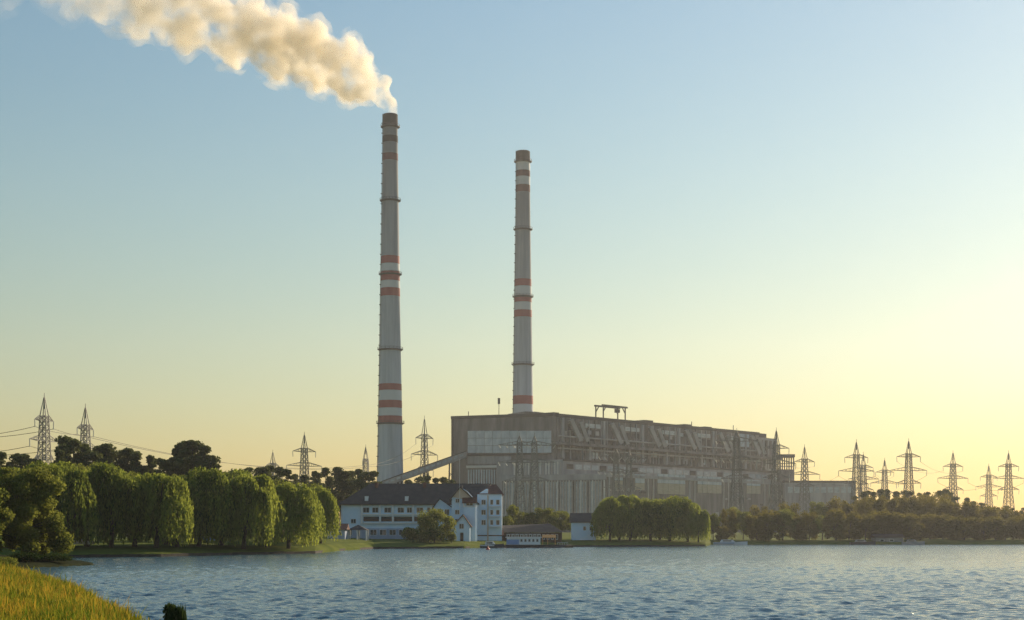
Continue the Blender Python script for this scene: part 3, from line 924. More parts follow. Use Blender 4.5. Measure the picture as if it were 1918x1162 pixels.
b = MB(); b.slab([(X(866, W1), W1 - 1.9, Z(942, W1)), (X(893, W1), W1 - 1.9, Z(942, W1)), (X(893, W1), W1 + .1, Z(931, W1)), (X(866, W1), W1 + .1, Z(931, W1))], .2); b.build('balcony_roof', M['roof_red'], bl)
for px in (868.7, 890.3):
    MB().box(X(px, W1) - .1, X(px, W1) + .1, W1 - 1.5, W1 - 1.3, Z(948.5, W1), Z(941, W1)).build('post', M['white'], bl)
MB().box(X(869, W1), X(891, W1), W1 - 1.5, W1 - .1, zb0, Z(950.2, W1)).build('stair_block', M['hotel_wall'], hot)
window(X(853, W1), X(861, W1), Z(942, W1), Z(934, W1), W1 - .12)
window(X(873, W1), X(886, W1), Z(947.5, W1), Z(942.5, W1), W1)
for py in (955, 972):
    window(X(852, W1), X(861, W1), Z(py + 9, W1), Z(py, W1), W1)
window(X(872, W1 - 1.5), X(881, W1 - 1.5), Z(1007, W1), Z(996, W1), W1 - 1.5)
# red-roofed porch
xa, xb, W3 = X(850, 372), X(880, 372), 372
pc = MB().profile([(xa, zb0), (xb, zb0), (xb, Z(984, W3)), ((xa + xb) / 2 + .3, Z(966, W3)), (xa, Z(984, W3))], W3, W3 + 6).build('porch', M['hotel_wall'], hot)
b = MB(); ap = (xa + xb) / 2 + .3
b.slab([(xa - .5, W3 - .5, Z(987, W3)), (ap, W3 - .5, Z(963.5, W3)), (ap, W3 + 6, Z(963.5, W3)), (xa - .5, W3 + 6, Z(987, W3))], .2)
b.slab([(ap, W3 - .5, Z(963.5, W3)), (xb + .5, W3 - .5, Z(987, W3)), (xb + .5, W3 + 6, Z(987, W3)), (ap, W3 + 6, Z(963.5, W3))], .2)
b.build('roof', M['roof_red'], pc)
window(X(860, W3), X(869, W3), Z(991, W3), Z(981, W3), W3)
MB().box(X(862, W3), X(868, W3), W3 - .06, W3 + .05, zb0 + .3, Z(998, W3)).build('door', M['brown'], pc)
# right wing
W2 = 389.0
xa, xb = X(894, W2), X(940, W2); zw = Z(926, W2)
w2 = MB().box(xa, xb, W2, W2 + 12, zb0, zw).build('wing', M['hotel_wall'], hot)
xs = X(914, W2)
MB().profile([(xa, zw - .1), (xs, zw - .1), (xs, Z(916, W2)), (xs - .5, Z(916, W2))], W2 - .05, W2 + 5).build('gable', M['hotel_wall'], w2)
b = MB()
rp = (X(922, W2 + 5), W2 + 5, Z(908, W2 + 5)); rq = (X(930, W2 + 5), W2 + 5, Z(908, W2 + 5))
E = [(xa - .4, W2 - .5, zw), (xb + .5, W2 - .5, zw), (xb + .5, W2 + 12.5, zw), (xa - .4, W2 + 12.5, zw)]
b.v += E + [rp, rq]; b.f += [(0, 1, 5, 4), (1, 2, 5), (2, 3, 4, 5), (3, 0, 4), (3, 2, 1, 0)]
b.build('roof', M['roof_red'], w2)
b = MB(); E = [(X(862, W2 + 3), W2 + 3, Z(935, W2)), (X(896, W2), W2 + 1, Z(934, W2)), (X(920, W2 + 8), W2 + 8, Z(906, W2 + 8)), (X(866, W2 + 8), W2 + 8, Z(906, W2 + 8))]
b.slab(E, .3); b.build('roof', M['roof_dark'], hot)
for py in (936, 955, 974):
    window(X(901.5, W2), X(910, W2), Z(py + 10, W2), Z(py, W2), W2, w2)
    window(X(918, W2), X(924, W2), Z(py + 10, W2), Z(py, W2), W2, w2, mull=False)
    window(X(929, W2), X(936, W2), Z(py + 10, W2), Z(py, W2), W2, w2, mull=False)
    MB().box(X(916, W2), X(938, W2), W2 - .9, W2 + .02, Z(py + 14, W2), Z(py + 12.4, W2)).build('balcony', M['frame'], w2)
MB().box(X(912.6, W2), X(915, W2), W2 - .25, W2 + .02, zb0, zw - .3).build('rain_pipe', M['hotel_beige'], w2)
fp = empty('flagpole', (X(861, 376), 376, 1.2), 'thin white pole standing in front of the hotel gable', 'pole')
MB().bar((X(861, 376), 376, 1), (X(861, 376), 376, Z(862, 376)), .13, .07, 8).build('pole', M['white'], fp)
MB().lathe([(.02, Z(862, 376)), (.12, Z(861.3, 376)), (.02, Z(860.6, 376))], X(861, 376), 376, 8).build('finial', M['white'], fp)
MB().lathe([(.35, 1.0), (.35, 1.6), (.12, 1.9)], X(861, 376), 376, 8).build('base', M['stone'], fp)

# ------------------------------------------------------------------ small lakeside buildings
def gabled_house(name, px0, px1, py_base, py_eave, py_ridge, d, depth, wm, rm, label, cat, along=True, wins=(), hip=.0):
    x0, x1 = X(px0, d), X(px1, d); zb = Z(py_base, d); ze_ = Z(py_eave, d); zr_ = Z(py_ridge, d + depth / 2)
    r = empty(name, ((x0 + x1) / 2, d, zb), label, cat)
    MB().box(x0, x1, d, d + depth, zb - .6, ze_).build('wall', wm, r)
    b = MB(); o = .5
    hx = (x1 - x0) * hip
    E = [(x0 - o, d - o, ze_ - .05), (x1 + o, d - o, ze_ - .05), (x1 + o, d + depth + o, ze_ - .05), (x0 - o, d + depth + o, ze_ - .05)]
    b.v += E + [(x0 - o + hx, d + depth / 2, zr_), (x1 + o - hx, d + depth / 2, zr_)]
    b.f += [(0, 1, 5, 4), (1, 2, 5), (2, 3, 4, 5), (3, 0, 4), (3, 2, 1, 0)]
    b.build('roof', rm, r)
    for (a, c, t, bt) in wins:
        window(X(a, d), X(c, d), Z(bt, d), Z(t, d), d, r, mull=False)
    return r
gabled_house('cottage', 1072, 1116, 1008, 979, 961, 412, 9, M['hotel_wall'], M['roof_dark'], 'small white cottage with dark brown roof beside the big willow clump', 'house', wins=((1092, 1098, 986, 994), (1104, 1110, 986, 994)))
gabled_house('pavilion', 613, 646, 1013, 992, 981, 352, 6, M['hotel_blue_grey'], M['roof_red'], 'low red roofed pavilion at the left end of the hotel', 'pavilion', wins=((620, 627, 996, 1004), (633, 640, 996, 1004)))
# gazebo
gd = 358
gz = empty('gazebo', (X(668, gd), gd, 1.2), 'open gazebo with brown hipped roof in front of the hotel', 'gazebo')
x0, x1 = X(652, gd), X(686, gd)
b = MB(); ze_, zr_ = Z(993, gd), Z(983, gd); ap = ((x0 + x1) / 2, gd + 2.2, zr_)
b.v += [(x0 - .3, gd - .3, ze_), (x1 + .3, gd - .3, ze_), (x1 + .3, gd + 4.7, ze_), (x0 - .3, gd + 4.7, ze_), ap]
b.f += [(0, 1, 4), (1, 2, 4), (2, 3, 4), (3, 0, 4), (3, 2, 1, 0)]
b.build('roof', M['roof_dark'], gz)
for xx in (x0, (x0 + x1) / 2, x1):
    for yy in (gd, gd + 4.4):
        MB().box(xx - .14, xx + .14, yy - .14, yy + .14, .9, ze_ + .02).build('post', M['white'], gz)
MB().box(x0 + .2, x1 - .2, gd + .02, gd + .14, 1.2, 2.0).build('balustrade', M['hotel_blue_grey'], gz)
MB().box(x0 - .2, x1 + .2, gd - .2, gd + 4.6, .7, 1.2).build('floor', M['stone'], gz)
# lakeside restaurant with long dark roof
rd = 386
rs = empty('lakeside_pavilion', (X(960, rd + 6), rd + 6, 1), 'long brown lakeside pavilion under a dark shingled roof', 'pavilion')
dd = rd + 6
x0, x1 = X(893, dd), X(1052, dd)
MB().box(x0, x1, dd, dd + 8, .2, Z(998, dd)).build('wall', M['brown'], rs)
b = MB(); ze_, zr_ = Z(997, dd), Z(981, dd + 4)
b.v += [(x0 - .5, dd - 1, ze_), (x1 + .5, dd - 1, ze_), (x1 + .5, dd + 9, ze_), (x0 - .5, dd + 9, ze_), (x0 + 3, dd + 4, zr_ - .6), (x1 - 3, dd + 4, zr_)]
b.f += [(0, 1, 5, 4), (1, 2, 5), (2, 3, 4, 5), (3, 0, 4), (3, 2, 1, 0)]
b.build('roof', M['roof_dark'], rs)
b = MB(); b.slab([(x0 - .6, dd - 3.2, Z(1003, dd - 3)), (X(944, dd), dd - 3.2, Z(1003, dd - 3)), (X(944, dd), dd - .2, Z(994, dd)), (x0 - .6, dd - .2, Z(994, dd))], .2); b.build('porch_roof', M['roof_red'], rs)
for i in range(12):
    a = 950 + i * 8.2
    window(X(a, dd), X(a + 5, dd), Z(1011, dd), Z(1001, dd), dd, rs, mull=False)
# quay under it
q = MB(); q.box(X(876, 368), X(1066, 392), 366, 372, -1.2, .55); q.box(X(892, 372), X(1066, 392), 372.01, 394, -1.2, .6)
o = q.build('quay', M['stone']); tag(o, kind='structure')
# house boat
bd = 362
hb = empty('houseboat', (X(1000, bd), bd, 0), 'white and blue houseboat with dark hull and orange awning moored at the quay', 'boat')
x0, x1 = X(946, bd), X(1063, bd); zd = .75
b = MB(); n = 2
b.hexa([(x0 + .6, bd - 1.6, -.4), (x1 - 2.2, bd - 1.2, -.4), (x1 - 2.2, bd + 1.2, -.4), (x0 + .6, bd + 1.6, -.4), (x0, bd - 2, zd), (x1, bd - .5, zd), (x1, bd + .5, zd), (x0, bd + 2, zd)])
b.build('hull', M['hull'], hb)
xc = X(1012, bd)
MB().box(x0 + .4, xc, bd - 1.7, bd + 1.7, zd, 2.45).build('cabin', M['white'], hb)
MB().box(x0 + .35, X(972, bd), bd - 1.75, bd - 1.6, zd + .05, 2.0).build('blue_panel', M['blue'], hb)
MB().box(x0 + .1, xc + .4, bd - 2, bd + 2, 2.45, 2.62).build('cabin_roof', M['white'], hb)
for i in range(5):
    a = 974 + i * 7.4
    window(X(a, bd), X(a + 5.2, bd), 1.35, 2.2, bd - 1.7, hb, th=.06, mull=False)
b = MB(); b.slab([(xc + .5, bd - 1.7, 2.5), (X(1041, bd), bd - 1.7, 2.5), (X(1041, bd), bd, 3.2), (xc + .5, bd, 3.2)], .1); b.slab([(xc + .5, bd, 3.2), (X(1041, bd), bd, 3.2), (X(1041, bd), bd + 1.7, 2.5), (xc + .5, bd + 1.7, 2.5)], .1)
aw = b.build('awning', M['orange'], hb)
for xx in (xc + .6, X(1026, bd), X(1040, bd)):
    for yy in (bd - 1.2, bd + 1.2):
        MB().box(xx - .05, xx + .05, yy - .05, yy + .05, zd, 2.6).build('post', M['orange'], aw)
b = MB()
for i in range(13):
    xx = x0 + .4 + i * (xc - x0 - .4) / 12
    b.bar((xx, bd - 1.9, 2.6), (xx, bd - 1.9, 3.3), .06)
b.bar((x0 + .4, bd - 1.9, 3.3), (xc, bd - 1.9, 3.3), .07)
b.build('railing', M['white'], hb)
b = MB()
for i in range(7):
    xx = X(1044, bd) + i * .42
    yy = bd - .9 + i * .07
    b.bar((xx, yy, zd), (xx, yy, 1.3), .05)
b.bar((X(1044, bd), bd - .9, 1.3), (X(1044, bd) + 2.5, bd - .48, 1.3), .05)
b.build('bow_rail', M['white'], hb)
# motor boat
def motor_boat(px0, px1, d, hullm, label, stripe=None, cabm='white'):
    x0, x1 = X(px0, d), X(px1, d); L_ = x1 - x0; h = .75
    r = empty('motor_boat', ((x0 + x1) / 2, d, 0), label, 'boat', 'boats moored along the far shore')
    b = MB(); secs = [(0, .95, .0), (.35, 1.05, .05), (.7, .8, .12), (.92, .3, .25), (1.0, .04, .32)]
    for t, w, up_ in secs:
        xx = x0 + L_ * t
        b.v += [(xx, d - w * .7, -.3), (xx, d - w, h + up_), (xx, d + w, h + up_), (xx, d + w * .7, -.3)]
    for i in range(len(secs) - 1):
        a = i * 4
        for k in range(4):
            j = (k + 1) % 4
            b.f.append((a + k, a + j, a + 4 + j, a + 4 + k))
    b.f.append((0, 1, 2, 3)); b.f.append((19, 18, 17, 16))
    b.build('hull', hullm, r)
    cb_ = MB(); cb_.hexa([(x0 + L_ * .2, d - .7, h), (x0 + L_ * .66, d - .6, h), (x0 + L_ * .66, d + .6, h), (x0 + L_ * .2, d + .7, h),
                   (x0 + L_ * .24, d - .6, h + .8), (x0 + L_ * .55, d - .5, h + .8), (x0 + L_ * .55, d + .5, h + .8), (x0 + L_ * .24, d + .6, h + .8)])
    c = cb_.build('cabin', M[cabm], r)
    MB().box(x0 + L_ * .27, x0 + L_ * .52, d - .7, d + .7, h + .3, h + .62).build('window', M['pane'], c)
    if stripe: MB().box(x0 + .02, x0 + L_ * .6, d - 1.09, d - .9, h - .3, h - .1).build('stripe', stripe, r)
    return r
motor_boat(899, 944, 358, M['hull'], 'small dark hulled motor boat moored left of the houseboat', M['white'])
motor_boat(1336, 1400, 457, M['white'], 'white cabin boat moored right of the big willow clump', M['blue'])
motor_boat(1592, 1640, 468, M['hull'], 'grey work boat at the right shore below the haze', None, 'st_wall2')
motor_boat(1690, 1732, 468, M['st_wall2'], 'small grey boat furthest right along the hazy shore', None, 'duct')
# boat shed on the right shore
gabled_house('boat_shed', 1640, 1692, 1017, 1007, 1000, 476, 6, M['st_wall2'], M['brown'], 'low boat shed with brown sloping roof on the right shore', 'shed', wins=((1648, 1656, 1010, 1015), (1666, 1674, 1010, 1015)))
# buoy
by = empty('buoy', (X(914, 318), 318, 0), 'small red buoy floating on the lake in front of the hotel', 'buoy')
MB().lathe([(.02, -.25), (.3, -.2), (.42, .05), (.36, .3), (.12, .42), (.08, .8), (.02, .85)], X(914, 318), 318, 14).build('float', M['red'], by, smooth=True)
MB().lathe([(.10, .8), (.13, .86), (.13, 1.0), (.02, 1.1)], X(914, 318), 318, 10).build('top_mark', M['hull'], by)
# wooden hut and parked car under the willows
gabled_house('wooden_hut', 302, 322, 1031, 1014, 1006, 246, 2.6, M['brown'], M['roof_red'], 'small brown wooden hut between the willow trunks', 'hut')
def parked_car(px, d, bodym, label):
    x0 = X(px, d); z = ground_z(x0, d)
    r = empty('parked_car', (x0, d, z), label, 'car', 'cars parked under the willows')
    b = MB()
    b.profile([(x0 - 2.1, z + .35), (x0 + 2.1, z + .35), (x0 + 2.15, z + .7), (x0 + 1.9, z + .88), (x0 + 1.0, z + .95), (x0 - 1.6, z + .98), (x0 - 2.1, z + .9)], d - .85, d + .85)
    body = b.build('body', bodym, r)
    c = MB(); c.hexa([(x0 - 1.6, d - .8, z + .97), (x0 + 1.0, d - .8, z + .94), (x0 + 1.0, d + .8, z + .94), (x0 - 1.6, d + .8, z + .97), (x0 - 1.1, d - .62, z + 1.45), (x0 + .35, d - .62, z + 1.45), (x0 + .35, d + .62, z + 1.45), (x0 - 1.1, d + .62, z + 1.45)])
    c.build('cabin', bodym, r)
    for a, e in ((-1.05, -.42), (-.32, .38)):
        MB().hexa([(x0 + a, d - .80, z + 1.02), (x0 + e + .1, d - .80, z + 1.02), (x0 + e + .1, d - .6, z + 1.02), (x0 + a, d - .6, z + 1.02), (x0 + a + .1, d - .68, z + 1.38), (x0 + e - .02, d - .68, z + 1.38), (x0 + e - .02, d - .5, z + 1.38), (x0 + a + .1, d - .5, z + 1.38)]).build('window', M['pane'], r)
    for sx in (-1.3, 1.25):
        for sy in (-.82, .62):
            b = MB(); b.bar((x0 + sx, d + sy, z + .33), (x0 + sx, d + sy + .2, z + .33), .66, n=14); b.build('wheel', M['hull'], r)
parked_car(398, 266, M['hotel_blue_grey'], 'pale car parked among the middle willow trunks')
parked_car(148, 228, M['white'], 'white car parked under the leftmost lakeside willows')

# ------------------------------------------------------------------ pylons
def make_pylon(root, H=48.0, arms=((26.2, 6.6), (32.8, 9.8), (39.8, 6.4)), zt_=41.5, strings=1):
    def hw(z): return float(np.interp(z, [0, 24, 40, 42], [3.6, 1.75, 1.15, 1.05]))
    legs = []
    for sx, sy in ((1, 1), (1, -1), (-1, 1), (-1, -1)):
        b = MB(); lv = [0, 24, zt_]
        for a, c in zip(lv[:-1], lv[1:]):
            b.bar((sx * hw(a), sy * hw(a), a), (sx * hw(c), sy * hw(c), c), .31)
        b.build('leg', M['steel_pylon'], root, world=False)
    b = MB(); z = 0.0; st = 6.5
    while z < zt_ - 1:
        z2 = min(z + st, zt_); a, c = hw(z), hw(z2)
        for (p, q_) in (((-1, -1), (1, -1)), ((1, -1), (1, 1)), ((1, 1), (-1, 1)), ((-1, 1), (-1, -1))):
            b.bar((p[0] * a, p[1] * a, z), (q_[0] * c, q_[1] * c, z2), .17)
            b.bar((q_[0] * a, q_[1] * a, z), (p[0] * c, p[1] * c, z2), .17)
            b.bar((p[0] * c, p[1] * c, z2), (q_[0] * c, q_[1] * c, z2), .17)
        z = z2; st = max(2.6, st * .8)
    b.build('bracing', M['steel_pylon'], root, world=False)
    b = MB()
    for sx, sy in ((1, 1), (1, -1), (-1, 1), (-1, -1)):
        b.bar((sx * hw(zt_), sy * hw(zt_), zt_), (sx * .12, sy * .12, H), .3, .18)
    
    b.bar((0, 0, H - 4), (0, 0, H + 1.6), .3, .14)
    b.build('peak', M['steel_pylon'], root, world=False)
    for za, L_ in arms:
        w = hw(za)
        for s in (-1, 1):
            b = MB(); tip = (s * L_, 0, za + .2)
            for sy in (-1, 1):
                b.bar((s * w, sy * w, za), tip, .27, .2)
                b.bar((s * w, sy * w, za + 1.9), tip, .22, .18)
                for t in (.25, .5, .75):
                    xx = s * (w + (L_ - w) * t)
                    b.bar((xx, sy * w * (1 - t), za + .05 + .15 * t), (xx, sy * w * (1 - t), za + 1.9 * (1 - t) + .2 * t), .13)
            arm = b.build('crossarm', M['steel_pylon'], root, world=False)
            for q in range(strings):
                xx = s * (L_ - q * 3.4)
                i_ = MB(); i_.bar((xx, 0, za + .1), (xx - s * (.1 if strings == 1 else 1.1), 0, za - (2.6 if strings == 1 else 1.5)), .32, .32, 6); i_.build('insulator', M['glass_insul'], arm, world=False)

G = 'lattice power pylons around the power station'
pyl0 = empty('power_pylon', (0, 0, 0)); make_pylon(pyl0)
pylW = empty('power_pylon', (0, 0, 0)); make_pylon(pylW, 47.0, ((25.5, 7.5), (34.2, 10.4), (42.6, 10.2)), 44.0, 3)
cm = child_map()
PY = [  # px, top row, depth, yaw, label
    (83, 735, 446, 78, 'tallest looking pylon at far left above the willows'),
    (160, 755, 486, 78, 'second pylon from the left rising out of dark pines'),
    (511, 842, 820, 62, 'small distant pylon tip above trees left of centre'),
    (570, 808, 612, 38, 'lattice pylon above the trees left of the smoking chimney'),
    (685, 832, 760, 80, 'slim pylon just left of the smoking chimney base'),
    (795, 778, 955, 42, 'pylon behind the conveyor between chimney and power station'),
    (973, 806, 602, 8, 'left one of the two wide pylons before the pale end wall'),
    (1001, 806, 640, 8, 'right one of the two wide pylons before the pale end wall'),
    (1154, 832, 690, 12, 'left pylon in front of the power station middle'),
    (1178, 836, 730, 12, 'right pylon in front of the power station middle'),
    (1380, 797, 640, 10, 'pylon in front of the right part of the power station'),
    (1454, 800, 670, 14, 'pylon at the right corner of the power station'),
    (1507, 832, 800, 20, 'first pylon right of the open steel tower'),
    (1604, 822, 690, 10, 'tall pylon behind the right end of the low building'),
    (1617, 846, 900, 10, 'smaller pylon just behind the low building pylon'),
    (1657, 857, 960, 10, 'small distant pylon between two taller ones on the right'),
    (1702, 820, 690, 8, 'tall pylon above the hazy wood, third of the right row'),
    (1785, 843, 770, 12, 'pylon standing over the end of the dark tree crest'),
    (1852, 868, 930, 8, 'small faint pylon second from the right edge'),
    (1889, 843, 740, 8, 'pylon nearest the right edge of the picture'),
]
tops = {}
for i, (px, top, d, yaw, lab) in enumerate(PY):
    wide = px in (973, 1001, 1154, 1178, 1380)
    o = (pyl0 if i == 0 else copy_tree(pyl0, cm)) if not wide else (pylW if px == 973 else copy_tree(pylW, cm))
    x = X(px, d); gz_ = ground_z(x, d)
    s = (Z(top, d) - gz_) / 49.6
    o.location = (x, d, gz_ - .2); o.rotation_euler = (0, 0, R(yaw)); sw = max(s, .8) if s < 1.3 else 1.1
    o.scale = (sw, sw, s)
    tag(o, lab, 'pylon', G)
    tops[px] = (x, d, gz_, s, sw, R(yaw))
def arm_tip(px, k, side):
    x, d, gz_, s, sw, yaw = tops[px]
    za, L_ = ((26.2, 6.6), (32.8, 9.8), (39.8, 6.4))[k]
    return Vector((x + math.cos(yaw) * L_ * sw * side, d + math.sin(yaw) * L_ * sw * side, gz_ + (za - 2.6) * s))
def wire(a, c, sag, label, r=.085):
    a, c = Vector(a), Vector(c); n = 18; b = MB(); prev = None
    for i in range(n + 1):
        t = i / n; p = a.lerp(c, t); p.z -= sag * 4 * t * (1 - t)
        if prev is not None: b.bar(prev, p, r * 2, n=3)
        prev = p
    o = b.build('power_cable', M['steel_dark'], origin=a)
    tag(o, label, 'cable', 'overhead power cables'); return o
for side in (-1, 1):
    nf = 'nearer' if side < 0 else 'farther'
    for k, nm in ((2, 'top'), (1, 'middle')):
        wire(P(-330, 800 - 22 * (k - 1), 420 + side * 9), arm_tip(83, k, side), 4.5, f'{nf} {nm} power cable running left out of the picture from the leftmost pylon')
        wire(arm_tip(83, k, side), arm_tip(160, k, side), .6, f'{nf} {nm} power cable between the two leftmost pylons')
        wire(arm_tip(160, k, side), arm_tip(685, k, side), 5, f'{nf} {nm} power cable sagging from the second pylon towards the smoking chimney')
    wire(arm_tip(685, 2, side), arm_tip(795, 2, side), 3, f'{nf} power cable passing behind the smoking chimney to the conveyor pylon')
    wire(arm_tip(570, 1, side), arm_tip(511, 1, side), 5, f'{nf} low power cable between the two pylons above the trees left of centre')
for a, c, w in ((1380, 1507, 'pylon before the power station and the next right of the tower'), (1702, 1785, 'third pylon of the right row and the dark crest pylon'), (1617, 1657, 'two small distant pylons on the right')):
    for side in (-1, 1):
        wire(arm_tip(a, 2, side), arm_tip(c, 2, side), 3, f'{"nearer" if side < 0 else "farther"} cable between the {w}', .06)
for a, c, w in ((1604, 1702, 'low building pylon and the third pylon of the right row'), (1785, 1889, 'dark crest pylon and the rightmost pylon'), (1507, 1604, 'open tower pylon and the low building pylon')):
    for side in (-1, 1):
        wire(arm_tip(a, 1, side), arm_tip(c, 1, side), 4, f'{"nearer" if side < 0 else "farther"} faint cable between the {w}', .05)

# ------------------------------------------------------------------ trees
def quads(c, size, rng, vert=0.0, aspect=1.0):
    """one randomly turned leaf quad at every centre"""
    n = len(c)
    nrm = rng.normal(size=(n, 3)); nrm[:, 2] *= (1 - vert); nrm /= np.linalg.norm(nrm, axis=1)[:, None] + 1e-9
    up_ = np.tile(np.array([0, 0, 1.0]), (n, 1)) + rng.normal(size=(n, 3)) * (1 - vert) * .9 + rng.normal(size=(n, 3)) * .12
    a = np.cross(up_, nrm); a /= np.linalg.norm(a, axis=1)[:, None] + 1e-9
    b = np.cross(nrm, a)
    s = (size * rng.uniform(.6, 1.3, n))[:, None]
    a = a * s * .5; b = b * s * .5 * aspect
    V = np.stack([c - b, c + a * .8 - b * .1, c + b, c - a * .8 + b * .1], 1).reshape(-1, 3)
    Fq = np.arange(4 * n).reshape(n, 4)
    return V, Fq

def trunk_mesh(name, limbs):
    b = MB()
    for a, c, w, w2 in limbs: b.bar(a, c, w, w2, 7)
    me = bpy.data.meshes.new(name); me.from_pydata(b.v, [], b.f); me.materials.append(M['bark']); return me

def willow(seed, H=14.0, Rr=6.0, strands=900):
    r = np.random.default_rng(seed)
    lob = []
    for k in range(11):
        a = k * 2.4 + r.uniform(-.5, .5); q = Rr * math.sqrt(r.uniform(.08, .55))
        zt = r.uniform(.50, .92) - .18 * (q / Rr) ** 2
        lob.append((math.cos(a) * q, math.sin(a) * q, H * zt, Rr * r.uniform(.26, .44)))
    lob.append((r.uniform(-1, 1), r.uniform(-1, 1), H * .82, Rr * .36))
    cs = []
    for k in range(strands):
        x, y, z, rr = lob[r.integers(len(lob))]
        a = r.uniform(0, 6.283); e = math.acos(r.uniform(-.1, 1))
        sx, sy, sz = x + rr * math.sin(e) * math.cos(a), y + rr * math.sin(e) * math.sin(a), z + rr * .85 * math.cos(e)
        rad = math.hypot(sx, sy)
        if rad / Rr > .62: ln = r.uniform(.35, .97) * (sz - .5)
        else: ln = r.uniform(.12, .5) * sz
        n = int(ln / .4) + 3
        t = np.linspace(0, 1, n)
        outw = .9 * np.sin(np.minimum(t * 2.2, 1.57))
        ph = r.uniform(0, 6.28)
        px = sx + math.cos(a) * outw + .18 * np.sin(t * 7 + ph); py = sy + math.sin(a) * outw + .18 * np.cos(t * 6 + ph)
        pz = sz - ln * t ** 1.15
        cs.append(np.stack([px, py, pz], 1))
    c = np.concatenate(cs) + r.normal(size=(sum(len(q) for q in cs), 3)) * np.array([.12, .12, .14])
    V1, F1 = quads(c, .38, r, .8, 1.9)
    tops_ = []
    for x, y, z, rr in lob:
        n = 230; d = r.normal(size=(n, 3)); d[:, 2] = np.abs(d[:, 2]); d /= np.linalg.norm(d, axis=1)[:, None]
        tops_.append(np.array([x, y, z]) + d * rr * r.uniform(.75, 1.15, (n, 1)) * np.array([1, 1, .95]))
    V2_, F2 = quads(np.concatenate(tops_), .42, r, .1, 1.2)
    me = np_mesh('crown', np.concatenate([V1, V2_]), np.concatenate([F1, F2 + len(V1)]), M['willow'])
    limbs = [((0, 0, -.6), (.2, .1, H * .22), .95, .75)]
    for x, y, z, rr in lob:
        limbs.append(((.2, .1, H * .2), (x * .6, y * .6, z * .62), .42, .26)); limbs.append(((x * .6, y * .6, z * .62), (x, y, z), .26, .08))
    return me, trunk_mesh('trunk', limbs)

def broadleaf(seed, H=11.0, Rr=4.6, m='broad', n=8500, leaf=.36, low=.2, squash=1.0, nl=20, full=.0, lr=(.22, .42)):
    r = np.random.default_rng(seed)
    lob = []
    for k in range(nl):
        zz = low + .1 + (.9 - low - .1) * (k + r.random()) / nl
        prof = math.sqrt(max(0, 1 - ((zz - .5) / .52) ** 2))
        prof = prof * (1 - full) + full * (1 if zz < .6 else prof)
        q = Rr * prof * math.sqrt(r.uniform(.12, .72))
        a = k * 2.4 + r.uniform(-.6, .6)
        lob.append((math.cos(a) * q, math.sin(a) * q, H * zz, Rr * r.uniform(*lr)))
    cs = []; per = n // len(lob)
    for x, y, z, rr in lob:
        d = r.normal(size=(per, 3)); d /= np.linalg.norm(d, axis=1)[:, None]
        q = np.array([x, y, z]) + d * rr * (r.random((per, 1)) ** .45 * 1.12) * np.array([1, 1, .78])
        cs.append(q)
    c = np.concatenate(cs) + r.normal(size=(per * len(lob), 3)) * .12
    c = c[c[:, 2] > .15]
    V, Fq = quads(c, leaf, r, .1, 1.15)
    limbs = [((0, 0, -.6), (.1, 0, H * .35), .07 * Rr * 1.4, .05 * Rr * 1.4)]
    for x, y, z, rr in lob: limbs.append(((.1, 0, H * .3 if z > H * .35 else z * .7), (x, y, z), .03 * Rr, .05))
    return np_mesh('crown', V, Fq, M[m]), trunk_mesh('trunk', limbs)

def pine(seed, H=22.0, Rr=3.8, n=3600):
    r = np.random.default_rng(seed)
    lob = []
    for k in range(15):
        zz = r.uniform(.42, .97); q = Rr * (1.15 - zz) * 1.3 * r.uniform(.2, 1) ; a = r.uniform(0, 6.283)
        lob.append((math.cos(a) * q, math.sin(a) * q, H * zz, r.uniform(.8, 1.7)))
    lob.append((0, 0, H * .96, 1.0))
    cs = []; per = n // len(lob)
    for x, y, z, rr in lob:
        d = r.normal(size=(per, 3)); d /= np.linalg.norm(d, axis=1)[:, None]
        cs.append(np.array([x, y, z]) + d * rr * (r.random((per, 1)) ** .5) * np.array([1.1, 1.1, .72]))
    V, Fq = quads(np.concatenate(cs), .55, r, .0, 1.0)
    limbs = [((0, 0, -.6), (.1, .1, H * .95), .5, .12)]
    for x, y, z, rr in lob: limbs.append(((.05, .05, z - 1), (x, y, z), .18, .06))
    return np_mesh('crown', V, Fq, M['pine']), trunk_mesh('trunk', limbs)

def bush(seed, H, Rr, m, n=2600, leaf=.3):
    r = np.random.default_rng(seed)
    cs = []
    for k in range(9):
        a = r.uniform(0, 6.283); q = Rr * .55 * r.random(); rr = Rr * r.uniform(.38, .6); z = H * r.uniform(.3, .72)
        d = r.normal(size=(n // 9, 3)); d /= np.linalg.norm(d, axis=1)[:, None]
        cs.append(np.array([math.cos(a) * q, math.sin(a) * q, z]) + d * rr * (r.random((n // 9, 1)) ** .4) * np.array([1, 1, min(1.0, H / Rr * .55)]))
    c = np.concatenate(cs); c = c[c[:, 2] > 0]
    V, Fq = quads(c, leaf, r, .2, 1.3)
    limbs = [((0, 0, -.4), (math.cos(k) * Rr * .4, math.sin(k) * Rr * .4, H * .5), .08 * Rr * .5, .02) for k in range(5)]
    return np_mesh('crown', V, Fq, M[m]), trunk_mesh('stem', limbs)

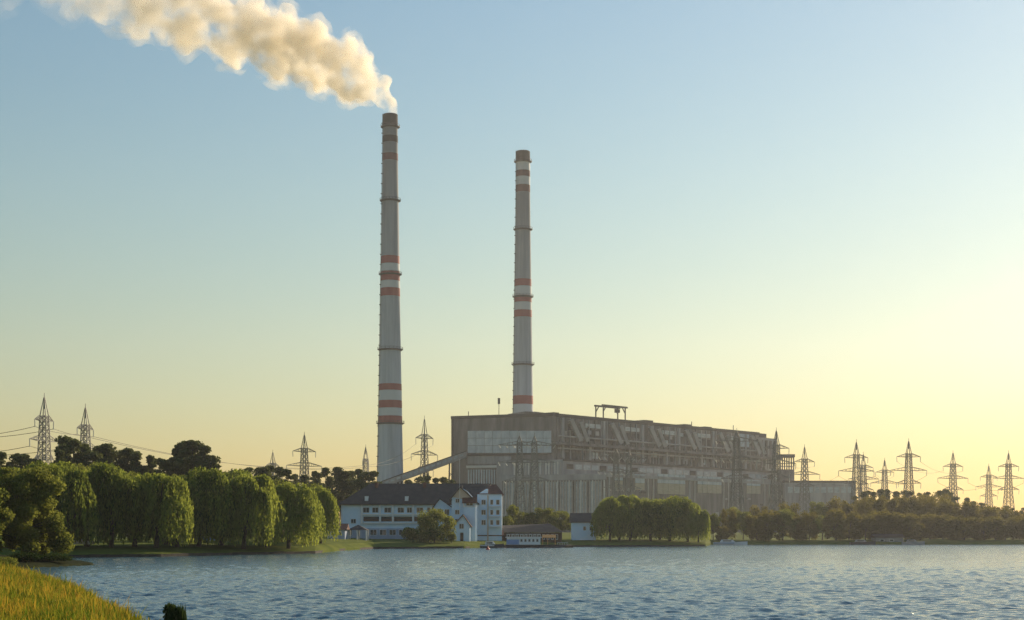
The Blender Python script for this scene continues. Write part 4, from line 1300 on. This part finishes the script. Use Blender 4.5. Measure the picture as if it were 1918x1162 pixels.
KINDS = {
    'willow': [(willow(s), 14.0, 6.0) for s in (1, 2, 3, 4, 6, 7, 8, 9)],
    'broad': [(broadleaf(s), 11.0, 4.6) for s in (11, 12, 13)],
    'pine': [(pine(s), 22.0, 3.4) for s in (21, 22, 23, 24)],
    'brush': [(broadleaf(s, 11.0, 4.8, 'brush', 6500, .45, -.04, full=1.0, nl=24), 11.0, 4.8) for s in (31, 32, 33)],
}
trng = random.Random(77)
def tree(kind, name, px, d, top, label, group, wf=1.0, var=None, cat='tree', wpx=None):
    """plant a tree whose top shows at row `top`"""
    (cm_, tm), H, Rr = KINDS[kind][var if var is not None else trng.randrange(len(KINDS[kind]))]
    x = X(px, d); z = ground_z(x, d) if d > 180 else bank_z(bank_edge(d) - x, d)
    s = (Z(top, d) - z) / (H * 1.0)
    sw = s * wf if wpx is None else (wpx / F * d) / (2 * Rr)
    r = empty(name, (x, d, z), label, cat, group)
    r.rotation_euler = (trng.uniform(-.05, .05), trng.uniform(-.05, .05), trng.uniform(0, 6.283)); r.scale = (sw * trng.uniform(.92, 1.08), sw * trng.uniform(.92, 1.08), s)
    for me, nm in ((tm, 'trunk'), (cm_, 'crown')):
        o = bpy.data.objects.new(nm, me); C.objects.link(o); o.parent = r
    return r
ORD = ['first', 'second', 'third', 'fourth', 'fifth', 'sixth', 'seventh', 'eighth', 'ninth', 'tenth', 'eleventh', 'twelfth', 'thirteenth', 'fourteenth', 'fifteenth', 'sixteenth', 'seventeenth', 'eighteenth']

# near tree at far left
nearm = broadleaf(5, 11.0, 4.6, 'broad', 42000, .27, -.02, full=.8, nl=46, lr=(.16, .3))
KINDS['near'] = [(nearm, 11.0, 4.6)]
tree('near', 'broadleaf_tree', 48, 158, 866, 'full round broadleaf tree nearest on the left bank', None, wpx=160)
KINDS['near2'] = [(broadleaf(6, 11.0, 4.6, 'broad', 30000, .3, -.02, full=.8, nl=40, lr=(.16, .3)), 11.0, 4.6)]
tree('near2', 'broadleaf_tree', -60, 150, 872, 'broadleaf tree cut by the left edge of the picture', None, wpx=150)
# lakeside willows on the left
WL = [(80, 222, 868), (122, 224, 874), (163, 226, 870), (208, 230, 876), (252, 234, 884), (292, 238, 880), (332, 240, 890), (372, 244, 884), (414, 248, 888), (456, 252, 893), (498, 258, 896), (540, 264, 900)]
for i, (px, d, top) in enumerate(WL):
    tree('willow', 'willow_tree', px, d + trng.uniform(-9, 4), top + trng.uniform(-12, 14), f'weeping willow in the left lakeside row, {ORD[i]} from the left', 'willows along the left shore', wpx=trng.uniform(112, 146))
tree('willow', 'willow_tree', 572, 270, 920, 'smaller drooping willow near the right end of the left row', 'willows along the left shore', wpx=82)
tree('willow', 'willow_tree', 601, 286, 908, 'last willow of the left row beside the hotel', 'willows along the left shore', wpx=76)
for i, (px, d, top) in enumerate([(98, 252, 862), (150, 256, 866), (200, 262, 866), (246, 262, 878), (312, 268, 882), (360, 272, 884), (430, 276, 880), (480, 280, 890), (528, 284, 894), (585, 300, 902)]):
    tree('broad', 'broadleaf_tree', px, d, top, f'leafy crown showing behind the left willows, {ORD[i]} from the left', 'broadleaf trees behind the left willows', wpx=trng.uniform(70, 88))
# dark pines behind
def pines(lst, label, group, jitter=5):
    for i, (px, d, top) in enumerate(lst):
        tree('pine', 'pine_tree', px, d, top, (label + f', {ORD[i]} from the left') if len(lst) < 14 and 'hotel' not in label else label, group, wf=trng.uniform(1.05, 1.45))
pines([(x + trng.uniform(-3, 3), trng.uniform(330, 360), t) for x, t in ((-8, 852), (8, 846), (22, 848), (36, 852), (50, 850), (64, 858), (76, 860))], 'dark pine in the low treeline around the leftmost pylon', 'pines around the leftmost pylon')
pines([(x, trng.uniform(335, 350), t) for x, t in ((104, 842), (116, 832), (128, 818), (138, 822), (148, 830), (158, 838), (170, 846))], 'tall dark pine in the clump around the second pylon', 'pines around the second pylon')
pines([(x, trng.uniform(340, 360), t) for x, t in ((182, 834), (194, 830), (204, 833), (214, 842), (228, 842), (238, 838), (250, 844), (262, 848), (276, 852), (288, 856), (302, 858), (316, 860))], 'dark pine in the long treeline right of the second pylon', 'pines right of the second pylon')
pines([(x, trng.uniform(340, 350), t) for x, t in ((330, 838), (342, 828), (352, 832), (362, 824), (374, 828), (384, 834), (394, 852))], 'tall dark pine in the high clump left of centre', 'pines of the high clump')
pines([(x, trng.uniform(360, 420), t + trng.uniform(-3, 3)) for x, t in ((408, 880), (424, 884), (440, 882), (456, 880), (470, 876), (484, 872), (498, 872), (512, 874), (526, 876), (540, 880))], 'dark pine in the treeline below the small distant pylon', 'pines below the distant pylon')
pines([(x, trng.uniform(410, 470), t + trng.uniform(-3, 3)) for x, t in ((556, 886), (570, 888), (584, 884), (598, 886), (612, 878), (624, 876), (636, 880), (648, 882), (660, 880), (672, 876), (684, 880), (696, 884))], 'dark pine between the lattice pylon and the smoking chimney', 'pines left of the smoking chimney')
pines([(x, trng.uniform(450, 500), t) for x, t in ((620, 900), (640, 902), (660, 905), (770, 898), (785, 892), (800, 890), (815, 895), (830, 893), (842, 898))], 'dark pine behind the hotel roof', 'pines behind the hotel')
# hotel front bushes
KINDS['rbush'] = [(bush(s, 4.0, 2.6, 'broad', 5200, .26), 4.0, 2.6) for s in (41, 42)]
KINDS['round'] = [(broadleaf(15, 8.0, 4.8, 'broad', 14000, .3, -.02, full=.45, nl=34, lr=(.2, .34)), 8.0, 4.8)]
tree('round', 'round_tree', 814, 356, 954, 'round dark green tree in front of the hotel', None, wpx=76, var=0)
tree('rbush', 'shrub', 772, 353, 983, 'left bush at the foot of the round hotel tree', None, wpx=44, cat='bush', var=0)
tree('rbush', 'shrub', 806, 352, 989, 'right bush at the foot of the round hotel tree', None, wpx=40, cat='bush', var=1)
tree('rbush', 'shrub', 846, 357, 996, 'small bush beside the red roofed hotel porch', None, wpx=20, cat='bush', var=0)
# trees behind the pavilion
for (px, d, top, w, lab) in ((964, 425, 944, 36, 'bright bushy tree right of the hotel wing'), (994, 428, 958, 48, 'low bushy tree behind the houseboat'), (1025, 430, 949, 56, 'broad bushy tree behind the right of the houseboat'), (1052, 432, 956, 46, 'bushy tree just left of the white cottage'), (948, 420, 966, 30, 'small bush against the right hotel wing')):
    tree('broad', 'broadleaf_tree', px, d, top, lab, 'trees behind the lakeside pavilion', wpx=w)
# middle willow clump
for i, (px, d, top, w) in enumerate([(1142, 408, 930, 66), (1180, 412, 926, 72), (1218, 414, 934, 70), (1254, 412, 930, 74), (1288, 411, 938, 66), (1308, 409, 954, 40), (1160, 424, 934, 70), (1236, 426, 934, 74)]):
    tree('willow', 'willow_tree', px, d, top, f'willow in the big dark clump before the power station, {ORD[i]} planted along it' if i > 5 else f'willow in the big dark clump before the power station, {ORD[i]} from the left', 'willows of the middle clump', wpx=w)
# scrub right of it
SC = [(1336, 474, 960, 34), (1352, 470, 985, 30), (1362, 480, 952, 36), (1392, 482, 956, 40), (1418, 478, 962, 44), (1440, 474, 955, 56), (1466, 478, 952, 60), (1492, 480, 966, 46), (1516, 482, 958, 40), (1540, 484, 964, 44), (1566, 480, 952, 50), (1590, 484, 958, 46),
      (1372, 560, 948, 40), (1420, 560, 946, 40), (1480, 560, 942, 46), (1530, 570, 938, 44), (1570, 570, 932, 44)]
for i, (px, d, top, w) in enumerate(SC):
    if i < 12:
        lab = f'green shore tree between the willow clump and boat shed, {ORD[i]} from the left'
    else:
        lab = 'hazy tree standing in front of the station yard'
    tree('brush' if i % 3 else 'broad', 'shore_tree', px, d, top, lab, 'shore trees right of the willow clump', wpx=w)
for k in range(16):
    px = 1625 + k * 20 + trng.uniform(-5, 5)
    top = np.interp(px, [1600, 1700, 1800, 1850, 1920], [956, 962, 968, 972, 970]) + trng.uniform(-7, 6)
    tree('brush', 'shore_tree', px, trng.uniform(484, 496), top, 'brown hazed tree in the right shore wood', 'trees of the right shore wood', wpx=trng.uniform(44, 62))
for k in range(18):
    px = 1600 + k * 20 + trng.uniform(-6, 6)
    top = np.interp(px, [1590, 1640, 1700, 1760, 1800, 1840, 1920], [935, 928, 928, 926, 938, 950, 954]) + trng.uniform(-4, 6)
    tree('brush', 'shore_tree', px, trng.uniform(530, 570), top, 'hazed tree in the upper tier of the right wood', 'upper trees of the right wood', wpx=trng.uniform(40, 58))
pines([(1600 + k * 13 + trng.uniform(-4, 4), trng.uniform(590, 640), float(np.interp(1600 + k * 13, [1600, 1640, 1700, 1735, 1770, 1800, 1812, 1840, 1920], [926, 918, 918, 922, 918, 930, 926, 950, 948])) + trng.uniform(-4, 5)) for k in range(25)], 'dark conifer along the crest of the right wood', 'conifers on the right crest')
# tuft at the lower edge and shrubs on the near bank
KINDS['tuft'] = [(bush(51, .98, .46, 'tuft', 2200, .11), .95, .42)]
o = empty('reed_tuft', (X(330, 55), 55, -.05), 'dark round bush standing in the water at the lower edge', 'bush')
rt = np.random.default_rng(8); nb = 300
ba = rt.uniform(0, 6.283, nb); br = .38 * np.sqrt(rt.random(nb))
cb = np.stack([np.cos(ba) * br, np.sin(ba) * br, rt.uniform(.15, .55, nb) - .5 * (br - .15)], 1)
Vb, Fb = quads(cb, .085, rt, .93, 9.0)
reeds = np_mesh('reed_leaves', Vb, Fb, M['tuft'])
for me, nm in ((KINDS['tuft'][0][0][1], 'stem'), (KINDS['tuft'][0][0][0], 'crown'), (reeds, 'reed_leaves')):
    q = bpy.data.objects.new(nm, me); C.objects.link(q); q.parent = o
KINDS['bbush'] = [(bush(61, 1.6, 1.6, 'broad', 3800, .14), 1.6, 1.6), (bush(62, 1.6, 1.6, 'tuft', 3800, .14), 1.6, 1.6)]
tree('bbush', 'shrub', 12, 118, 1040, 'yellow green shrub on the near bank at the left edge', None, wpx=70, cat='bush', var=0)
tree('bbush', 'shrub', 50, 152, 1031, 'dark overhanging bush left under the near tree', None, wpx=84, cat='bush', var=1)
tree('bbush', 'shrub', 96, 156, 1034, 'dark overhanging bush at the waterline under the near tree', None, wpx=84, cat='bush', var=1)
